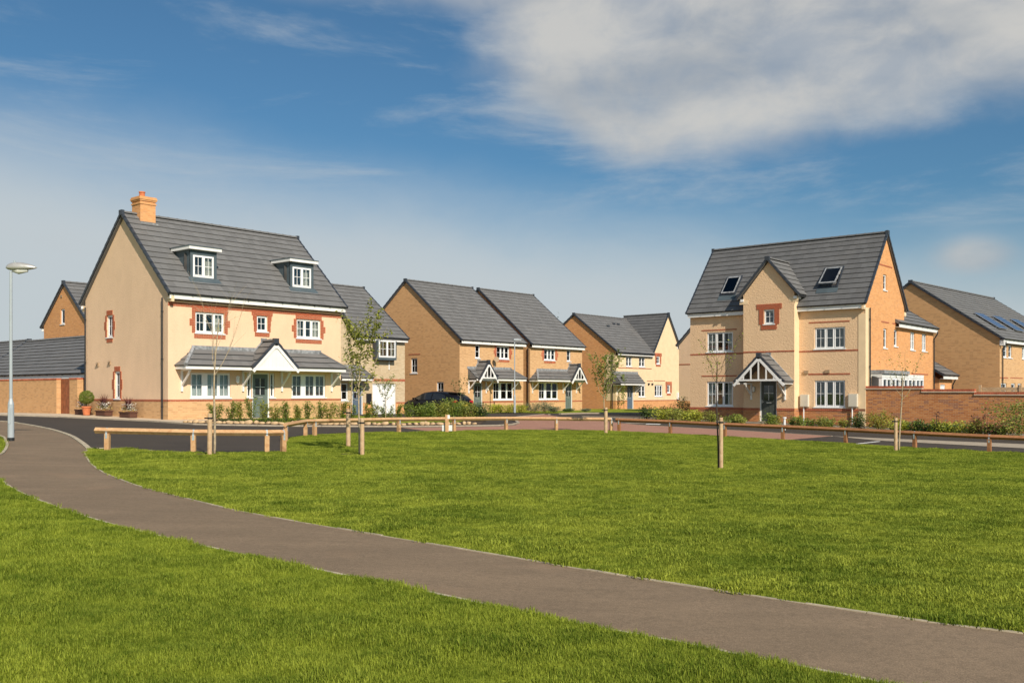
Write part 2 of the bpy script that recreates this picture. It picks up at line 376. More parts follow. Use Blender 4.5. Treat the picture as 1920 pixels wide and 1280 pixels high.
def ribbon(name, pts, w, m, z0, z1, kind='structure', seg=None):
    "kerb or edging of width w along pts, made of units of length seg"
    mb = MB(); L = [Vector((p[0], p[1])) for p in pts]
    D = []
    for a, b in zip(L, L[1:]):
        k = max(1, round((b - a).length / (seg or .9)))
        D += [a.lerp(b, j / k) for j in range(k)]
    D.append(L[-1])
    nrm = []
    for i in range(len(D)):
        d = (D[min(i + 1, len(D) - 1)] - D[max(i - 1, 0)]).normalized(); nrm.append(Vector((-d.y, d.x)))
    for i in range(len(D) - 1):
        a, b = D[i], D[i + 1]; g = (b - a).normalized() * .004; dz = R.uniform(-.003, .003); tt = R.random()
        c = [a + g - nrm[i] * w / 2, b - g - nrm[i + 1] * w / 2, b - g + nrm[i + 1] * w / 2, a + g + nrm[i] * w / 2]
        lo = [Vector((q.x, q.y, ground(q.x, q.y) + z0)) for q in c]; hi = [Vector((q.x, q.y, ground(q.x, q.y) + z1 + dz)) for q in c]
        mb.face(hi, t=tt)
        for j in range(4): k = (j + 1) % 4; mb.face([lo[j], lo[k], hi[k], hi[j]], t=tt)
    o = mb.build(name, m); o['kind'] = kind; return o
def smooth(px):
    "Catmull-Rom through pixel points, returned as ground points"
    P = [G(*p) for p in px]; out = []
    for i in range(len(P) - 1):
        p0, p1, p2, p3 = P[max(i - 1, 0)], P[i], P[i + 1], P[min(i + 2, len(P) - 1)]
        for k in range(4):
            t = k / 4; out.append(.5 * ((2 * p1) + (p2 - p0) * t + (2 * p0 - 5 * p1 + 4 * p2 - p3) * t * t + (3 * p1 - p0 - 3 * p2 + p3) * t ** 3))
    out.append(P[-1]); return out

UP = [(166.7, 841.7), (160, 848), (161.5, 855), (167, 865), (179, 876.5), (198, 888), (229, 900.4), (271, 915), (333, 930.6), (400, 947.3), (500, 968.3), (800, 1019),
      (1100, 1069), (1305, 1101.6), (1510, 1132.4), (1740, 1166.6), (1920, 1189), (2150, 1222), (2500, 1270)]
LOW = [(-160, 846), (-60, 871), (0, 900), (12.5, 908.8), (41.7, 925), (83, 941.5), (133, 960), (231.6, 989), (356, 1018.8), (500, 1050), (800, 1111), (1100, 1174), (1270, 1205), (1399, 1232), (1634, 1278), (2000, 1352), (2400, 1430)]
KERB = [(-200, 789), (-80, 789.5), (0, 790), (39.6, 794.6), (87.5, 803.5), (129, 816), (152, 829.6), (166.7, 841.7)]
FAR = [(166.7, 841.7), (205, 841.5), (246, 841.7), (271, 845), (298, 847.5), (340, 848.6), (400, 848.6), (498, 848.6), (531, 846.5), (535, 829), (543, 821.5), (573, 817), (608, 815), (650, 813), (712, 811), (800, 810), (870, 808), (958, 807), (1050, 807), (1146, 807.9),
       (1200, 811), (1293.8, 814.9), (1387.5, 820.2), (1481, 826), (1560, 829.8), (1691, 838.8), (1920, 850), (2200, 864), (2600, 882)]
up, low, kerb = smooth(UP), smooth(LOW), smooth(KERB); far = [G(*p) for p in FAR]

def make_ground():
    b = MB(); n = 44; xs = [-500, -300, -180, -120, -90] + [-75 + i * 5 for i in range(31)] + [90, 120, 180, 300, 500]
    ys = [-200, -100, -50, -20] + [-10 + i * 4 for i in range(32)] + [130, 160, 220, 320, 600, 1200]
    for i in range(len(xs) - 1):
        for j in range(len(ys) - 1):
            b.face([(x, y, ground(x, y) - .06) for x, y in ((xs[i], ys[j]), (xs[i + 1], ys[j]), (xs[i + 1], ys[j + 1]), (xs[i], ys[j + 1]))])
    tag(b.build('ground', 'verge_grass', smooth=True), kind='structure')
    road = [(p.x, p.y) for p in kerb] + [(p.x, p.y) for p in far[1:]] + [(45, 40), (48, 118), (-70, 118), (-60, 55)]
    sheet('road', road, 'road_asphalt', 0., 3)
    path = [(p.x, p.y) for p in kerb[:-1]] + [(p.x, p.y) for p in up] + [(p.x, p.y) for p in reversed(low)]
    sheet('path', path, 'path_asphalt', .006, 1.2)
    lawn = [(p.x, p.y) for p in up] + [(p.x, p.y) for p in reversed(far[1:])]
    n2 = [(p.x, p.y) for p in low[8:]] + [(4, -3), (-12, -3), (-16, 8)]; n3 = [G(*p) for p in ((-160, 800), (-60, 806), (0, 818), (10.4, 828), (12.8, 838), (0, 853.5), (-50, 868))] + [G(-170, 880)]
    l1 = sheet('lawn', lawn, 'lawn_ground', .012, .7)
    l2 = sheet('lawn', [(p.x, p.y) for p in low[8:]] + [(4, -3), (-12, -3), (-16, 8)], 'lawn_ground', .012, .7)
    l3 = sheet('lawn', [G(*p) for p in ((-160, 800), (-60, 806), (0, 818), (10.4, 828), (12.8, 838), (0, 853.5), (-50, 868), (-160, 905))][:7] + [G(-170, 880)], 'lawn_ground', .014, .6)
    ribbon('path_edging', up, .032, 'path_edging', -.05, .014)
    ribbon('path_edging', low, .032, 'path_edging', -.05, .014)
    ribbon('path_edging', smooth([(-160, 799), (-60, 806), (0, 818), (10.4, 828), (12.8, 838), (0, 853.5), (-50, 868)]), .06, 'path_edging', -.05, .035)
    ribbon('kerb', kerb, .12, 'path_edging', -.05, .03)
    ribbon('kerb', [G(*p) for p in FAR[:7]], .08, 'path_edging', -.05, .03)
    ribbon('kerb', [G(x, y + .4) for x, y in FAR[12:]], .05, 'path_edging', -.05, .02)
    # forecourt kerb in front of the left house, curving back at the side road
    fk = [(-200, 775), (0, 778.6), (110, 782), (158, 784.3), (279, 790), (364, 796), (400, 797), (525, 799), (640, 799.8), (754, 800.3), (833, 799.6), (937, 798), (962, 796), (972, 793.4), (968, 790), (958, 787.5)]
    ribbon('kerb', [G(*p) for p in fk], .14, 'concrete_kerb', -.05, .05)
    sheet('pavement', [G(*p) for p in ((-200, 775), (0, 778.3), (110, 781.6), (158, 783.8), (279, 789.3), (364, 795.2), (420, 796.4), (440, 779), (314, 780), (162, 776), (0, 770), (-200, 767))], 'paving_pale', .012, 2)
    sheet('planting_bed', [G(*p) for p in ((352, 794.2), (400, 795.8), (525, 797.9), (754, 799.2), (833, 798.6), (900, 797.5), (912, 788), (880, 784), (790, 783.2), (700, 782.5), (640, 781), (640, 776), (500, 781), (420, 785))], 'soil', .03, 2)
    sheet('verge', [G(*p) for p in ((430, 791.5), (525, 793.3), (754, 794.3), (860, 792.5), (880, 788.5), (790, 785.5), (700, 783.5), (650, 778), (560, 780.5), (480, 786))], 'verge_grass', .045, 2)
    red = [(752, 801.8), (833, 800.8), (937, 799.2), (966, 797), (976, 793), (972, 789.6), (960, 787), (950, 785.7), (975, 781), (1021, 776.8), (1062, 783.5), (1130, 789), (1200, 796.5), (1380, 806.5), (1560, 817.5),
           (1472, 825.0), (1387, 819.7), (1294, 814.4), (1200, 810.7), (1146, 807.4), (958, 806.6), (870, 807.6), (815, 809.6)]
    sheet('shared_surface', [G(*p) for p in red], 'red_surfacing', .006, 1.5)
    ribbon('kerb', [G(*p) for p in ((947, 785.5), (975, 781), (1021, 776.8), (1030, 777.4))], .16, 'concrete_kerb', -.03, .04)
    ribbon('kerb', [G(*p) for p in ((1062, 784), (1130, 789.5), (1200, 796.6), (1380, 806.6), (1560, 817.5))], .1, 'concrete_kerb', -.03, .02)
    sheet('pavement', [G(*p) for p in ((1560, 817.8), (1920, 832.8), (2300, 850), (2300, 860), (1920, 840.6), (1646, 826))], 'concrete_kerb', .012, 2)
    ribbon('road_marking', [G(*p) for p in ((1601, 832.4), (1625, 829.8), (1648, 827.3))], .1, 'marker_white', .002, .008)
    ribbon('road_marking', [G(*p) for p in ((1166, 793.2), (1200, 793.4), (1207, 793.8))], .35, 'concrete_kerb', .002, .012)
    ribbon('road_marking', [G(*p) for p in ((1212, 794.6), (1238, 795.3))], .5, 'marker_white', .002, .012)
    ribbon('kerb', [G(*p) for p in ((1050, 776.6), (1095, 775.3), (1205, 775.6), (1290, 777.5))], .2, 'concrete_kerb', -.03, .08)
    sheet('verge', [G(*p) for p in ((912, 775.2), (947, 773.8), (1046, 775), (1095, 773.4), (1205, 773.6), (1290, 775.5), (1290, 768), (1150, 767), (1000, 767), (912, 768))], 'verge_grass', .03, 3)
    return lawn, n2, n3
LAWN = make_ground()

# ------------------------------------------------------------------ house kit (all in house coordinates: u along the front, v back, z height)
class House:
    def __init__(s, X, Y, yaw, zb, label, name='house', cat='house', group=None):
        s.zb = zb; s.root = empty(name, (X, Y, zb), yaw, label, cat, group)
    def add(s, mb, name, m, parent=None, **k):
        o = mb.build(name, m, parent or s.root, **k)
        if parent is None: o.location.z = -s.zb
        return o
    def dup(s, name, src, parent, loc, rz=0.):
        return inst(name, src, parent, loc, (0, 0, rz))

def V3(o, d, s_, z, w=0.):
    "point on a wall face: origin o, direction d, w inwards"
    n = (d[1], -d[0]); return Vector((o[0] + d[0] * s_ - n[0] * w, o[1] + d[1] * s_ - n[1] * w, z))
def wbox(mb, o, d, s0, s1, z0, z1, w0, w1, m=0, t=.5):
    p = V3(o, d, s0, z0, w1); mb.obox(p, V3(o, d, s1, z0, w1) - p, V3(o, d, s0, z0, w0) - p, Vector((0, 0, z1 - z0)), m, t)

def wall(H, o, d, poly, bands, holes=(), rev=.10, name='wall'):
    "poly: convex outline in (s,z); bands: [(ztop, material, part name)]; holes: (s0,s1,z0,z1)"
    zs = sorted({round(p[1], 4) for p in poly} | {round(h[k], 4) for h in holes for k in (2, 3)} | {round(b[0], 4) for b in bands[:-1]})
    def xr(z):
        X = []
        for i in range(len(poly)):
            a, b = poly[i], poly[(i + 1) % len(poly)]
            if abs(a[1] - b[1]) < 1e-9:
                if abs(a[1] - z) < 1e-6: X += [a[0], b[0]]
            elif min(a[1], b[1]) - 1e-6 <= z <= max(a[1], b[1]) + 1e-6: X.append(a[0] + (b[0] - a[0]) * (z - a[1]) / (b[1] - a[1]))
        return (min(X), max(X)) if X else (0, 0)
    out = {}
    def bandat(z):
        for b in bands:
            if z < b[0]: return b
        return bands[-1]
    zmin, zmax = min(p[1] for p in poly), max(p[1] for p in poly)
    zs = [z for z in zs if zmin - 1e-6 <= z <= zmax + 1e-6]
    for za, zc in zip(zs, zs[1:]):
        b = bandat((za + zc) / 2); mb = out.setdefault(b[2], (MB(), b[1]))[0]
        (l0, r0), (l1, r1) = xr(za + 1e-5), xr(zc - 1e-5)
        H_ = sorted((h[0], h[1]) for h in holes if h[2] <= za + 1e-5 and h[3] >= zc - 1e-5); cur0, cur1 = l0, l1
        for h in H_ + [None]:
            e0, e1 = (h[0], h[0]) if h else (r0, r1)
            if e0 - cur0 > 1e-5 or e1 - cur1 > 1e-5:
                mb.face([V3(o, d, cur0, za), V3(o, d, e0, za), V3(o, d, e1, zc), V3(o, d, cur1, zc)])
            if h: cur0 = cur1 = h[1]
    for h in holes:
        b = bandat((h[2] + h[3]) / 2); mb = out.setdefault(b[2], (MB(), b[1]))[0]; s0, s1, z0, z1 = h
        for q in (((s0, z0), (s0, z1)), ((s0, z1), (s1, z1)), ((s1, z1), (s1, z0)), ((s1, z0), (s0, z0))):
            (a, za), (c, zc) = q; mb.face([V3(o, d, a, za), V3(o, d, c, zc), V3(o, d, c, zc, rev), V3(o, d, a, za, rev)])
    for nm, (mb, mt) in out.items(): H.add(mb, nm, mt)

def course(H, o, d, s0, s1, z0, z1, m='red_coursed', proud=.012, name='string_course', parent=None):
    mb = MB(); wbox(mb, o, d, s0, s1, z0, z1, -proud, .02); return H.add(mb, name, m, parent)

def window(H, o, d, s0, s1, z0, z1, lights=((1, 2, 2),), dep=.06, sill=True, dress=None, thick=(), room=.9, frame='upvc_white', small=False):
    """lights: (relative width, bar columns, bar rows); thick: indices of mullions that are wide corner posts"""
    e = .002; fr = MB(); fw = .05 if not small else .045
    wbox(fr, o, d, s0 + e, s1 - e, z0 + e, z0 + fw + .02, dep, dep + .07); wbox(fr, o, d, s0 + e, s1 - e, z1 - fw, z1 - e, dep, dep + .07)
    wbox(fr, o, d, s0 + e, s0 + fw, z0 + fw + .02, z1 - fw, dep, dep + .07); wbox(fr, o, d, s1 - fw, s1 - e, z0 + fw + .02, z1 - fw, dep, dep + .07)
    tot = sum(l[0] for l in lights); x = s0 + fw; inner = s1 - s0 - 2 * fw; nm = len(lights) - 1
    mw = [.20 if i in thick else .055 for i in range(nm)]; inner -= sum(mw); cells = []
    for i, l in enumerate(lights):
        wdt = inner * l[0] / tot; cells.append((x, x + wdt)); x += wdt
        if i < nm: wbox(fr, o, d, x, x + mw[i], z0 + fw + .02, z1 - fw, dep, dep + .07); x += mw[i]
    za, zb = z0 + fw + .02, z1 - fw; sw = .035
    for a, b in cells:      # opening sashes stand a little proud
        for q in ((a, b, za, za + sw), (a, b, zb - sw, zb), (a, a + sw, za + sw, zb - sw), (b - sw, b, za + sw, zb - sw)): wbox(fr, o, d, *q, dep - .014, dep + .05)
    w = H.add(fr, 'window', frame)
    for (a, b), l in zip(cells, lights):
        p = MB(); wbox(p, o, d, a + sw, b - sw, za + sw, zb - sw, dep + .028, dep + .034); H.add(p, 'pane', 'window_glass', w)
    g = MB()
    for (a, b), l in zip(cells, lights):
        for k in range(1, l[1]):
            c = a + (b - a) * k / l[1]; wbox(g, o, d, c - .011, c + .011, za + sw, zb - sw, dep + .016, dep + .027)
        for k in range(1, l[2]):
            c = za + (zb - za) * k / l[2]; wbox(g, o, d, a + sw, b - sw, c - .011, c + .011, dep + .014, dep + .0255)
    if g.v: H.add(g, 'glazing_bars', frame, w)
    if sill: p = MB(); wbox(p, o, d, s0 - .05, s1 + .05, z0 - .035, z0 + .012, -.045, dep); H.add(p, 'sill', frame, w)
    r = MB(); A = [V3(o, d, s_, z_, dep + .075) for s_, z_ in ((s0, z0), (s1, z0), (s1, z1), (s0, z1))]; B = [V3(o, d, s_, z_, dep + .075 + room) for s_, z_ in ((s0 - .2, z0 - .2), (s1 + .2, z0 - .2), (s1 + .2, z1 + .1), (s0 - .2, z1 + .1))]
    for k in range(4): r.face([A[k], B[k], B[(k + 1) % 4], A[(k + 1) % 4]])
    r.face(B[::-1]); H.add(r, 'shade_backing', 'room_shade', w)  # open box, its dark colour stands for the unlit room
    def drape(a, b, m='curtain_cream', nm='curtain'):
        c = MB(); n = max(4, int((b - a) / .055)); P = [(a + (b - a) * i / n, dep + .13 + .028 * (i % 2) + R.uniform(0, .012)) for i in range(n + 1)]
        for (x0, w0), (x1, w1) in zip(P, P[1:]): c.face([V3(o, d, x0, z0 + .03, w0), V3(o, d, x1, z0 + .03, w1), V3(o, d, x1, z1 - .03, w1), V3(o, d, x0, z1 - .03, w0)])
        H.add(c, nm, m, w)
    W = s1 - s0
    if dress == 'curtains': drape(s0 + .05, s0 + W * .2); drape(s1 - W * .22, s1 - .05)
    elif dress == 'right': drape(s1 - W * .34, s1 - .05)
    elif dress == 'grey': drape(s0 + .04, s0 + W * .25, 'curtain_grey'); drape(s1 - W * .25, s1 - .04, 'curtain_grey')
    elif dress == 'closed': drape(s0 + .04, s1 - .04, 'curtain_grey')
    elif dress == 'cream_closed': drape(s0 + .04, s0 + W * .42); drape(s0 + W * .55, s1 - .04)
    elif dress == 'blind':
        c = MB(); n = int((z1 - z0) / .06)
        for i in range(n):
            z = z0 + .04 + i * .06; p = V3(o, d, s0 + .05, z, dep + .14); c.obox(p, V3(o, d, s1 - .05, z, dep + .14) - p, V3(o, d, s0 + .05, z + .03, dep + .10) - p, Vector((0, 0, .004)))
        H.add(c, 'blind', 'blind_white', w)
    return w

def door(H, o, d, s0, s1, z0, z1, m, lights=True, leaf_l=0., leaf_r=0., garage=False, side=None):
    e = .002; dep = .06; fr = MB(); fw = .06
    wbox(fr, o, d, s0 + e, s1 - e, z1 - fw, z1 - e, dep - .02, dep + .08); wbox(fr, o, d, s0 + e, s0 + fw, z0, z1 - fw, dep - .02, dep + .08); wbox(fr, o, d, s1 - fw, s1 - e, z0, z1 - fw, dep - .02, dep + .08)
    f = H.add(fr, 'door_frame', 'upvc_white'); a, b = s0 + fw, s1 - fw; lf = MB(); za, zb = z0 + .03, z1 - fw
    if garage:
        wbox(lf, o, d, a, b, za, zb, dep + .02, dep + .05)
        n = 9
        for i in range(n):
            x0 = a + (b - a) * i / n + .012; x1 = a + (b - a) * (i + 1) / n - .012; wbox(lf, o, d, x0, x1, za + .05, zb - .05, dep + .008, dep + .02)
        g = H.add(lf, 'garage_door', m); g.parent = f; g.location.z = 0; h = MB(); c = (a + b) / 2
        wbox(h, o, d, c - .08, c + .08, za + .85, za + .89, dep - .03, dep + .008); H.add(h, 'handle', 'gutter_black', f); return f
    wbox(lf, o, d, a, b, za, zb, dep + .02, dep + .06); W = b - a; Hh = zb - za; wi = .19 * W
    for q in ((a + wi, b - wi, za + .12 * Hh, za + .40 * Hh),):
        m2 = (q[0] + q[1]) / 2
        for x0, x1 in ((q[0], m2 - .03), (m2 + .03, q[1])): wbox(lf, o, d, x0, x1, q[2], q[3], dep + .008, dep + .02)
    H.add(lf, 'door_leaf', m, f)
    if lights:
        gz0, gz1 = za + .52 * Hh, zb - .1 * Hh; p = MB(); wbox(p, o, d, a + wi, b - wi, gz0, gz1, dep + .012, dep + .019); H.add(p, 'pane', 'car_glass', f)
        g = MB(); c = (a + b) / 2; zc = (gz0 + gz1) / 2 - .02; wbox(g, o, d, c - .011, c + .011, gz0, gz1, dep + .002, dep + .011); wbox(g, o, d, a + wi, b - wi, zc - .011, zc + .011, dep + .0, dep + .010); H.add(g, 'glazing_bars', 'upvc_white', f)
    h = MB(); wbox(h, o, d, (a + b) / 2 - .14, (a + b) / 2 + .14, za + .45 * Hh, za + .475 * Hh, dep + .006, dep + .02); H.add(h, 'letterplate', 'letterplate', f)
    h = MB(); wbox(h, o, d, a + .04, a + .16, za + .48 * Hh, za + .495 * Hh, dep - .04, dep - .015); wbox(h, o, d, a + .04, a + .06, za + .44 * Hh, za + .54 * Hh, dep - .015, dep + .02); H.add(h, 'handle', 'letterplate', f)
    r = MB(); wbox(r, o, d, s0, s1, z0, z1, dep + .085, dep + .12); H.add(r, 'door_shade_backing', 'room_shade', f)
    st = MB(); wbox(st, o, d, s0 - .05, s1 + .05, z0 - .13, z0 + .02, -.12, dep); H.add(st, 'threshold', 'concrete_kerb', f)
    return f

_brick = {}
def brick_mesh(L):
    k = round(L, 2)
    if k not in _brick:
        b = MB(); x, y, z = k / 2, .04, .029; c = .004
        b.box(-x, x, -y * .5 + c, y * .5, -z, z); b.face([(-x + c, -y * .5, -z + c), (x - c, -y * .5, -z + c), (x - c, -y * .5, z - c), (-x + c, -y * .5, z - c)])
        i = len(b.v) - 4
        me = bpy.data.meshes.new('brick'); me.from_pydata(b.v, [], b.f); me.materials.append(mat['red_brick'])
        for nm in ('red_brick_dark', 'red_brick'): pass
        _brick[k] = me
    return _brick[k]
def surround(H, o, d, s0, s1, z0, z1, head=3, foot=2, ext=(.11, .22, .11), single=True, headext=.11, footext=0., flathead=False):
    "toothed red brick dressing round an opening; every brick its own object when single"
    row = .075; bk = MB(); bricks = []; rows = []; n = round((z1 - z0) / row); rh = (z1 - z0) / n
    for i in range(-foot, n + head):
        za = z0 + i * rh
        if i < 0: e, full = footext, True
        elif i >= n: e, full = headext, True
        else: e, full = ext[min(len(ext) - 1, int(i * len(ext) / n))], False
        rows.append((za, za + rh, e, full, i))
    for za, zb, e, full, i in rows:
        iv = [(s0 - e, s1 + e)] if full else [(s0 - e, s0), (s1, s1 + e)]
        for a, b in iv:
            if b - a < .04: continue
            if full or not single: wbox(bk, o, d, a, b, za, zb, -.006, .0)
            else: wbox(bk, o, d, a, b, za, zb, -.006, .0)
            x = a
            off = .1125 if (i % 2 and b - a > .3) else 0
            while x < b - .02:
                L = min(.209 if not off else .0985, b - x - .005); off = 0
                if L > .03: bricks.append((x + L / 2 + .005, (za + zb) / 2, L))
                x += L + .016
    back = H.add(bk, 'brick_surround', 'mortar' if single else 'mortar')
    ang = math.atan2(d[1], d[0])
    if single:
        for x, z, L in bricks:
            q = bpy.data.objects.new('brick', brick_mesh(L)); col.objects.link(q); q.parent = back
            p = V3(o, d, x, z, -.006 + R.uniform(-.002, .002)); q.location = p; q.rotation_euler = (0, 0, ang)
    else:
        jb = MB()
        for x, z, L in bricks: wbox(jb, o, d, x - L / 2, x + L / 2, z - .031, z + .031, -.016, -.004)
        tag(H.add(jb, 'brick', 'red_brick', back), kind='stuff')
    return back

_ridge = {}
def ridge_mesh(m):
    if m not in _ridge:
        b = MB(); n = 6; r = .12
        for k, (x0, x1, rr) in enumerate(((0, .40, r), (.40, .455, r + .012))):
            P = [(math.cos(math.pi * j / n) * rr, math.sin(math.pi * j / n) * rr * .8) for j in range(n + 1)]
            for (a, c), (e, f) in zip(P, P[1:]): b.face([(x0, a, c), (x1, a, c), (x1, e, f), (x0, e, f)], t=.4)
            b.face([(x1, p[0], p[1]) for p in P], t=.3); b.face([(x0, p[0], p[1]) for p in P[::-1]], t=.3)
        me = b.build('ridge_tile', m); _ridge[m] = me.data; bpy.data.objects.remove(me)
    return _ridge[m]

def gable_roof(H, T, a0, a1, b0, b1, ze, zr, rows, m='roof_tile', verge=(1, 1), fas=(1, 1), wallb=None, name='roof', ridge=True, tile=.33, sides=(1, 1), thick=.10, fh=.20, gut=(1, 1), cut=None):
    "T=(ou,ov,angle): a runs along the ridge, b across; eaves at b0,b1 height ze, ridge at mid height zr"
    ca, sa = math.cos(T[2]), math.sin(T[2])
    def P(a, b, z): return Vector((T[0] + a * ca - b * sa, T[1] + a * sa + b * ca, z))
    bm = (b0 + b1) / 2; hw = (b1 - b0) / 2; sl = (zr - ze) / hw; nl = math.hypot(sl, 1)
    body = MB(); up0 = .015
    for side in (0, 1):
        if not sides[side]: continue
        be = (b0, b1)[side]; be += (.085 if fas[side] else .03) * (1 if side == 0 else -1); zE = ze - up0 + (.085 if fas[side] else .03) * sl; A, B, C, D = P(a0 + .01, be, zE), P(a1 - .01, be, zE), P(a1 - .01, bm, zr - up0), P(a0 + .01, bm, zr - up0); dn = Vector((0, 0, -thick * nl))
        
        if cut and side == 0: A, B = P(cut[0] + .01, be, zE), P(cut[1] - .01, be, zE)
        F = [A, B, C, D] if side == 0 else [B, A, D, C]
        body.face(F); body.face([p + dn for p in F[::-1]]); body.face([F[0], F[1], F[1] + dn, F[0] + dn][::-1]); body.face([F[1], F[2], F[2] + dn, F[1] + dn][::-1]); body.face([F[3], F[0], F[0] + dn, F[3] + dn][::-1])
    rf = H.add(body, name, m)
    for side in (0, 1):
        if not sides[side]: continue
        be = (b0, b1)[side]; sg = 1 if side == 0 else -1; nb, nz = -sg * sl / nl, 1 / nl
        for i in range(rows):
            t0, t1 = i / rows, (i + 1) / rows; b_a, b_b = be + (bm - be) * t0, be + (bm - be) * min(1, t1 + .02); z_a, z_b = ze + (zr - ze) * t0, ze + (zr - ze) * min(1, t1 + .02)
            mb = MB(); A0, A1 = (cut[0] + (a0 - cut[0]) * t0, cut[1] + (a1 - cut[1]) * t0) if cut and side == 0 else (a0, a1); n = max(1, int(round((A1 - A0) / tile))); st = (A1 - A0) / n; off = (i % 2) * .5
            for k in range(n + (1 if off else 0)):
                x0 = A0 + max(0, (k - off)) * st; x1 = A0 + min(n, (k + 1 - off)) * st
                if x1 - x0 < .02: continue
                hu = .054 + R.uniform(-.003, .003); hb = .006; tt = R.random()
                g = .0015
                lo = [P(x0 + g, b_a + nb * hu, z_a + nz * hu), P(x1 - g, b_a + nb * hu, z_a + nz * hu)]; hi = [P(x1 - g, b_b + nb * hb, z_b + nz * hb), P(x0 + g, b_b + nb * hb, z_b + nz * hb)]
                hl = hu - .022; bs = [P(x0 + g, b_a + nb * hl, z_a + nz * hl), P(x1 - g, b_a + nb * hl, z_a + nz * hl)]; bi, zi = b_a + (b_b - b_a) * .22, z_a + (z_b - z_a) * .22; bk = [P(x0 + g, bi - nb * .01, zi - nz * .01), P(x1 - g, bi - nb * .01, zi - nz * .01)]
                if side == 0: mb.face(lo + hi, t=tt); mb.face([bs[0], bs[1], lo[1], lo[0]], t=tt); mb.face([bs[1], bs[0], bk[0], bk[1]], t=tt)
                else: mb.face((lo + hi)[::-1], t=tt); mb.face([bs[1], bs[0], lo[0], lo[1]], t=tt); mb.face([bs[0], bs[1], bk[1], bk[0]], t=tt)
                if k == 0 or x0 == A0: mb.face([bk[0], bs[0], lo[0], hi[1]], t=tt)
                if x1 >= A1 - .03: mb.face([bk[1], hi[0], lo[1], bs[1]], t=tt)
            H.add(mb, 'tile_course', m, rf)
    if ridge:
        me = ridge_mesh(m); n = max(1, int((a1 - a0) / .452))
        for k in range(n + (1 if (a1 - a0) - n * .452 > .2 else 0)):
            q = bpy.data.objects.new('ridge_tile', me); col.objects.link(q); q.parent = rf; q.location = P(a0 + k * .452, bm, zr + .0); q.rotation_euler = (0, 0, T[2])
            if a0 + (k + 1) * .452 > a1 + .01: q.scale = ((a1 - a0 - k * .452) / .452, 1, 1)
    for end in (0, 1):
        if not verge[end]: continue
        ae = (a0, a1)[end]; out = (-1, 1)[end]; mb = MB()
        for side in (0, 1):
            if not sides[side]: continue
            be = (b0, b1)[side]; sg = 1 if side == 0 else -1; nb, nz = -sg * sl / nl, 1 / nl
            for i in range(rows):
                t0, t1 = i / rows, (i + 1) / rows + .006; p0 = P(ae, be + (bm - be) * t0, ze + (zr - ze) * t0); p1 = P(ae, be + (bm - be) * min(1, t1), ze + (zr - ze) * min(1, t1))
                aa = P(ae + out * .05, 0, 0) - P(ae - out * .07, 0, 0); nn = P(0, nb, nz) - P(0, 0, 0); nn = Vector((P(0, nb, 0).x - P(0, 0, 0).x, P(0, nb, 0).y - P(0, 0, 0).y, nz))
                mb.obox(p0 - aa * .42 - nn * .05, p1 - p0 - nn * .025, aa * .85, nn * .11)
        if verge[end] == 2 or True:
            mb.obox(P(ae - out * .07, bm - .13, zr - .12), P(ae + out * .07, bm - .13, 0) - P(ae - out * .07, bm - .13, 0), P(0, bm + .13, 0) - P(0, bm - .13, 0), Vector((0, 0, .23)))
        H.add(mb, 'verge_cap', 'verge_slate')
    for side in (0, 1):
        if not fas[side] or not sides[side]: continue
        be = (b0, b1)[side]; sg = 1 if side == 0 else -1; wb = be + sg * .32 if wallb is None else wallb[side]; L = a1 - a0
        x0, x1 = a0 + (.06 if verge[0] else .0), a1 - (.06 if verge[1] else .0)
        mb = MB(); q = P(x0, be + sg * .06, ze - .03 - fh); mb.obox(q, P(x1, be + sg * .06, 0) - P(x0, be + sg * .06, 0), P(0, sg * .022, 0) - P(0, 0, 0), Vector((0, 0, fh)))
        H.add(mb, 'fascia', 'fascia_white')
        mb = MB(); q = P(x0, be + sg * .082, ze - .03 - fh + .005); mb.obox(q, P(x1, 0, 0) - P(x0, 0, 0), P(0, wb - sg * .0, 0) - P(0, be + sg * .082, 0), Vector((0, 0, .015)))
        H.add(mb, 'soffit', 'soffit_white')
        if gut[side]:
            mb = MB(); r = .045; c = be + sg * .01; n = 6; zc = ze + .015
            Q = [(math.cos(math.pi + math.pi * j / n) * r, math.sin(math.pi + math.pi * j / n) * r) for j in range(n + 1)]
            for (y0, z0), (y1, z1) in zip(Q, Q[1:]): mb.face([P(x0 - .03, c + y0, zc + z0), P(x0 - .03, c + y1, zc + z1), P(x1 + .03, c + y1, zc + z1), P(x1 + .03, c + y0, zc + z0)])
            for xe in (x0 - .03, x1 + .03): mb.face([P(xe, c + y, zc + z) for y, z in Q])
            g = H.add(mb, 'gutter', 'gutter_black'); k = MB(); nb_ = int(L / .9)
            for j in range(nb_ + 1):
                x = x0 + .1 + (L - .3) * j / max(1, nb_); q = P(x, c - sg * .055, zc - .062); k.obox(q, P(.03, 0, 0) - P(0, 0, 0), P(0, sg * .11, 0) - P(0, 0, 0), Vector((0, 0, .03)))
            H.add(k, 'gutter_bracket', 'gutter_black', g)
    return rf

def downpipe(H, u, v, z0, z1, out=(0, -1), over=.0, name='downpipe'):
    mb = MB(); ox, oy = out; p = [Vector((u + ox * .07, v + oy * .07, z0)), Vector((u + ox * .07, v + oy * .07, z1 - .45))]
    p += [Vector((u + ox * (.07 + over), v + oy * (.07 + over), z1 - .12)), Vector((u + ox * (.07 + over), v + oy * (.07 + over), z1))] if over else [Vector((u + ox * .07, v + oy * .07, z1))]
    mb.tube(p, .036, 8); o_ = H.add(mb, name, 'gutter_black')
    for i in range(3): k = MB(); z = z0 + .6 + i * (z1 - z0 - 1.2) / 2; k.tube([(u + ox * .07, v + oy * .07, z), (u + ox * .07, v + oy * .07, z + .05)], .052, 8); H.add(k, 'pipe_clip', 'gutter_black', o_)
    return o_

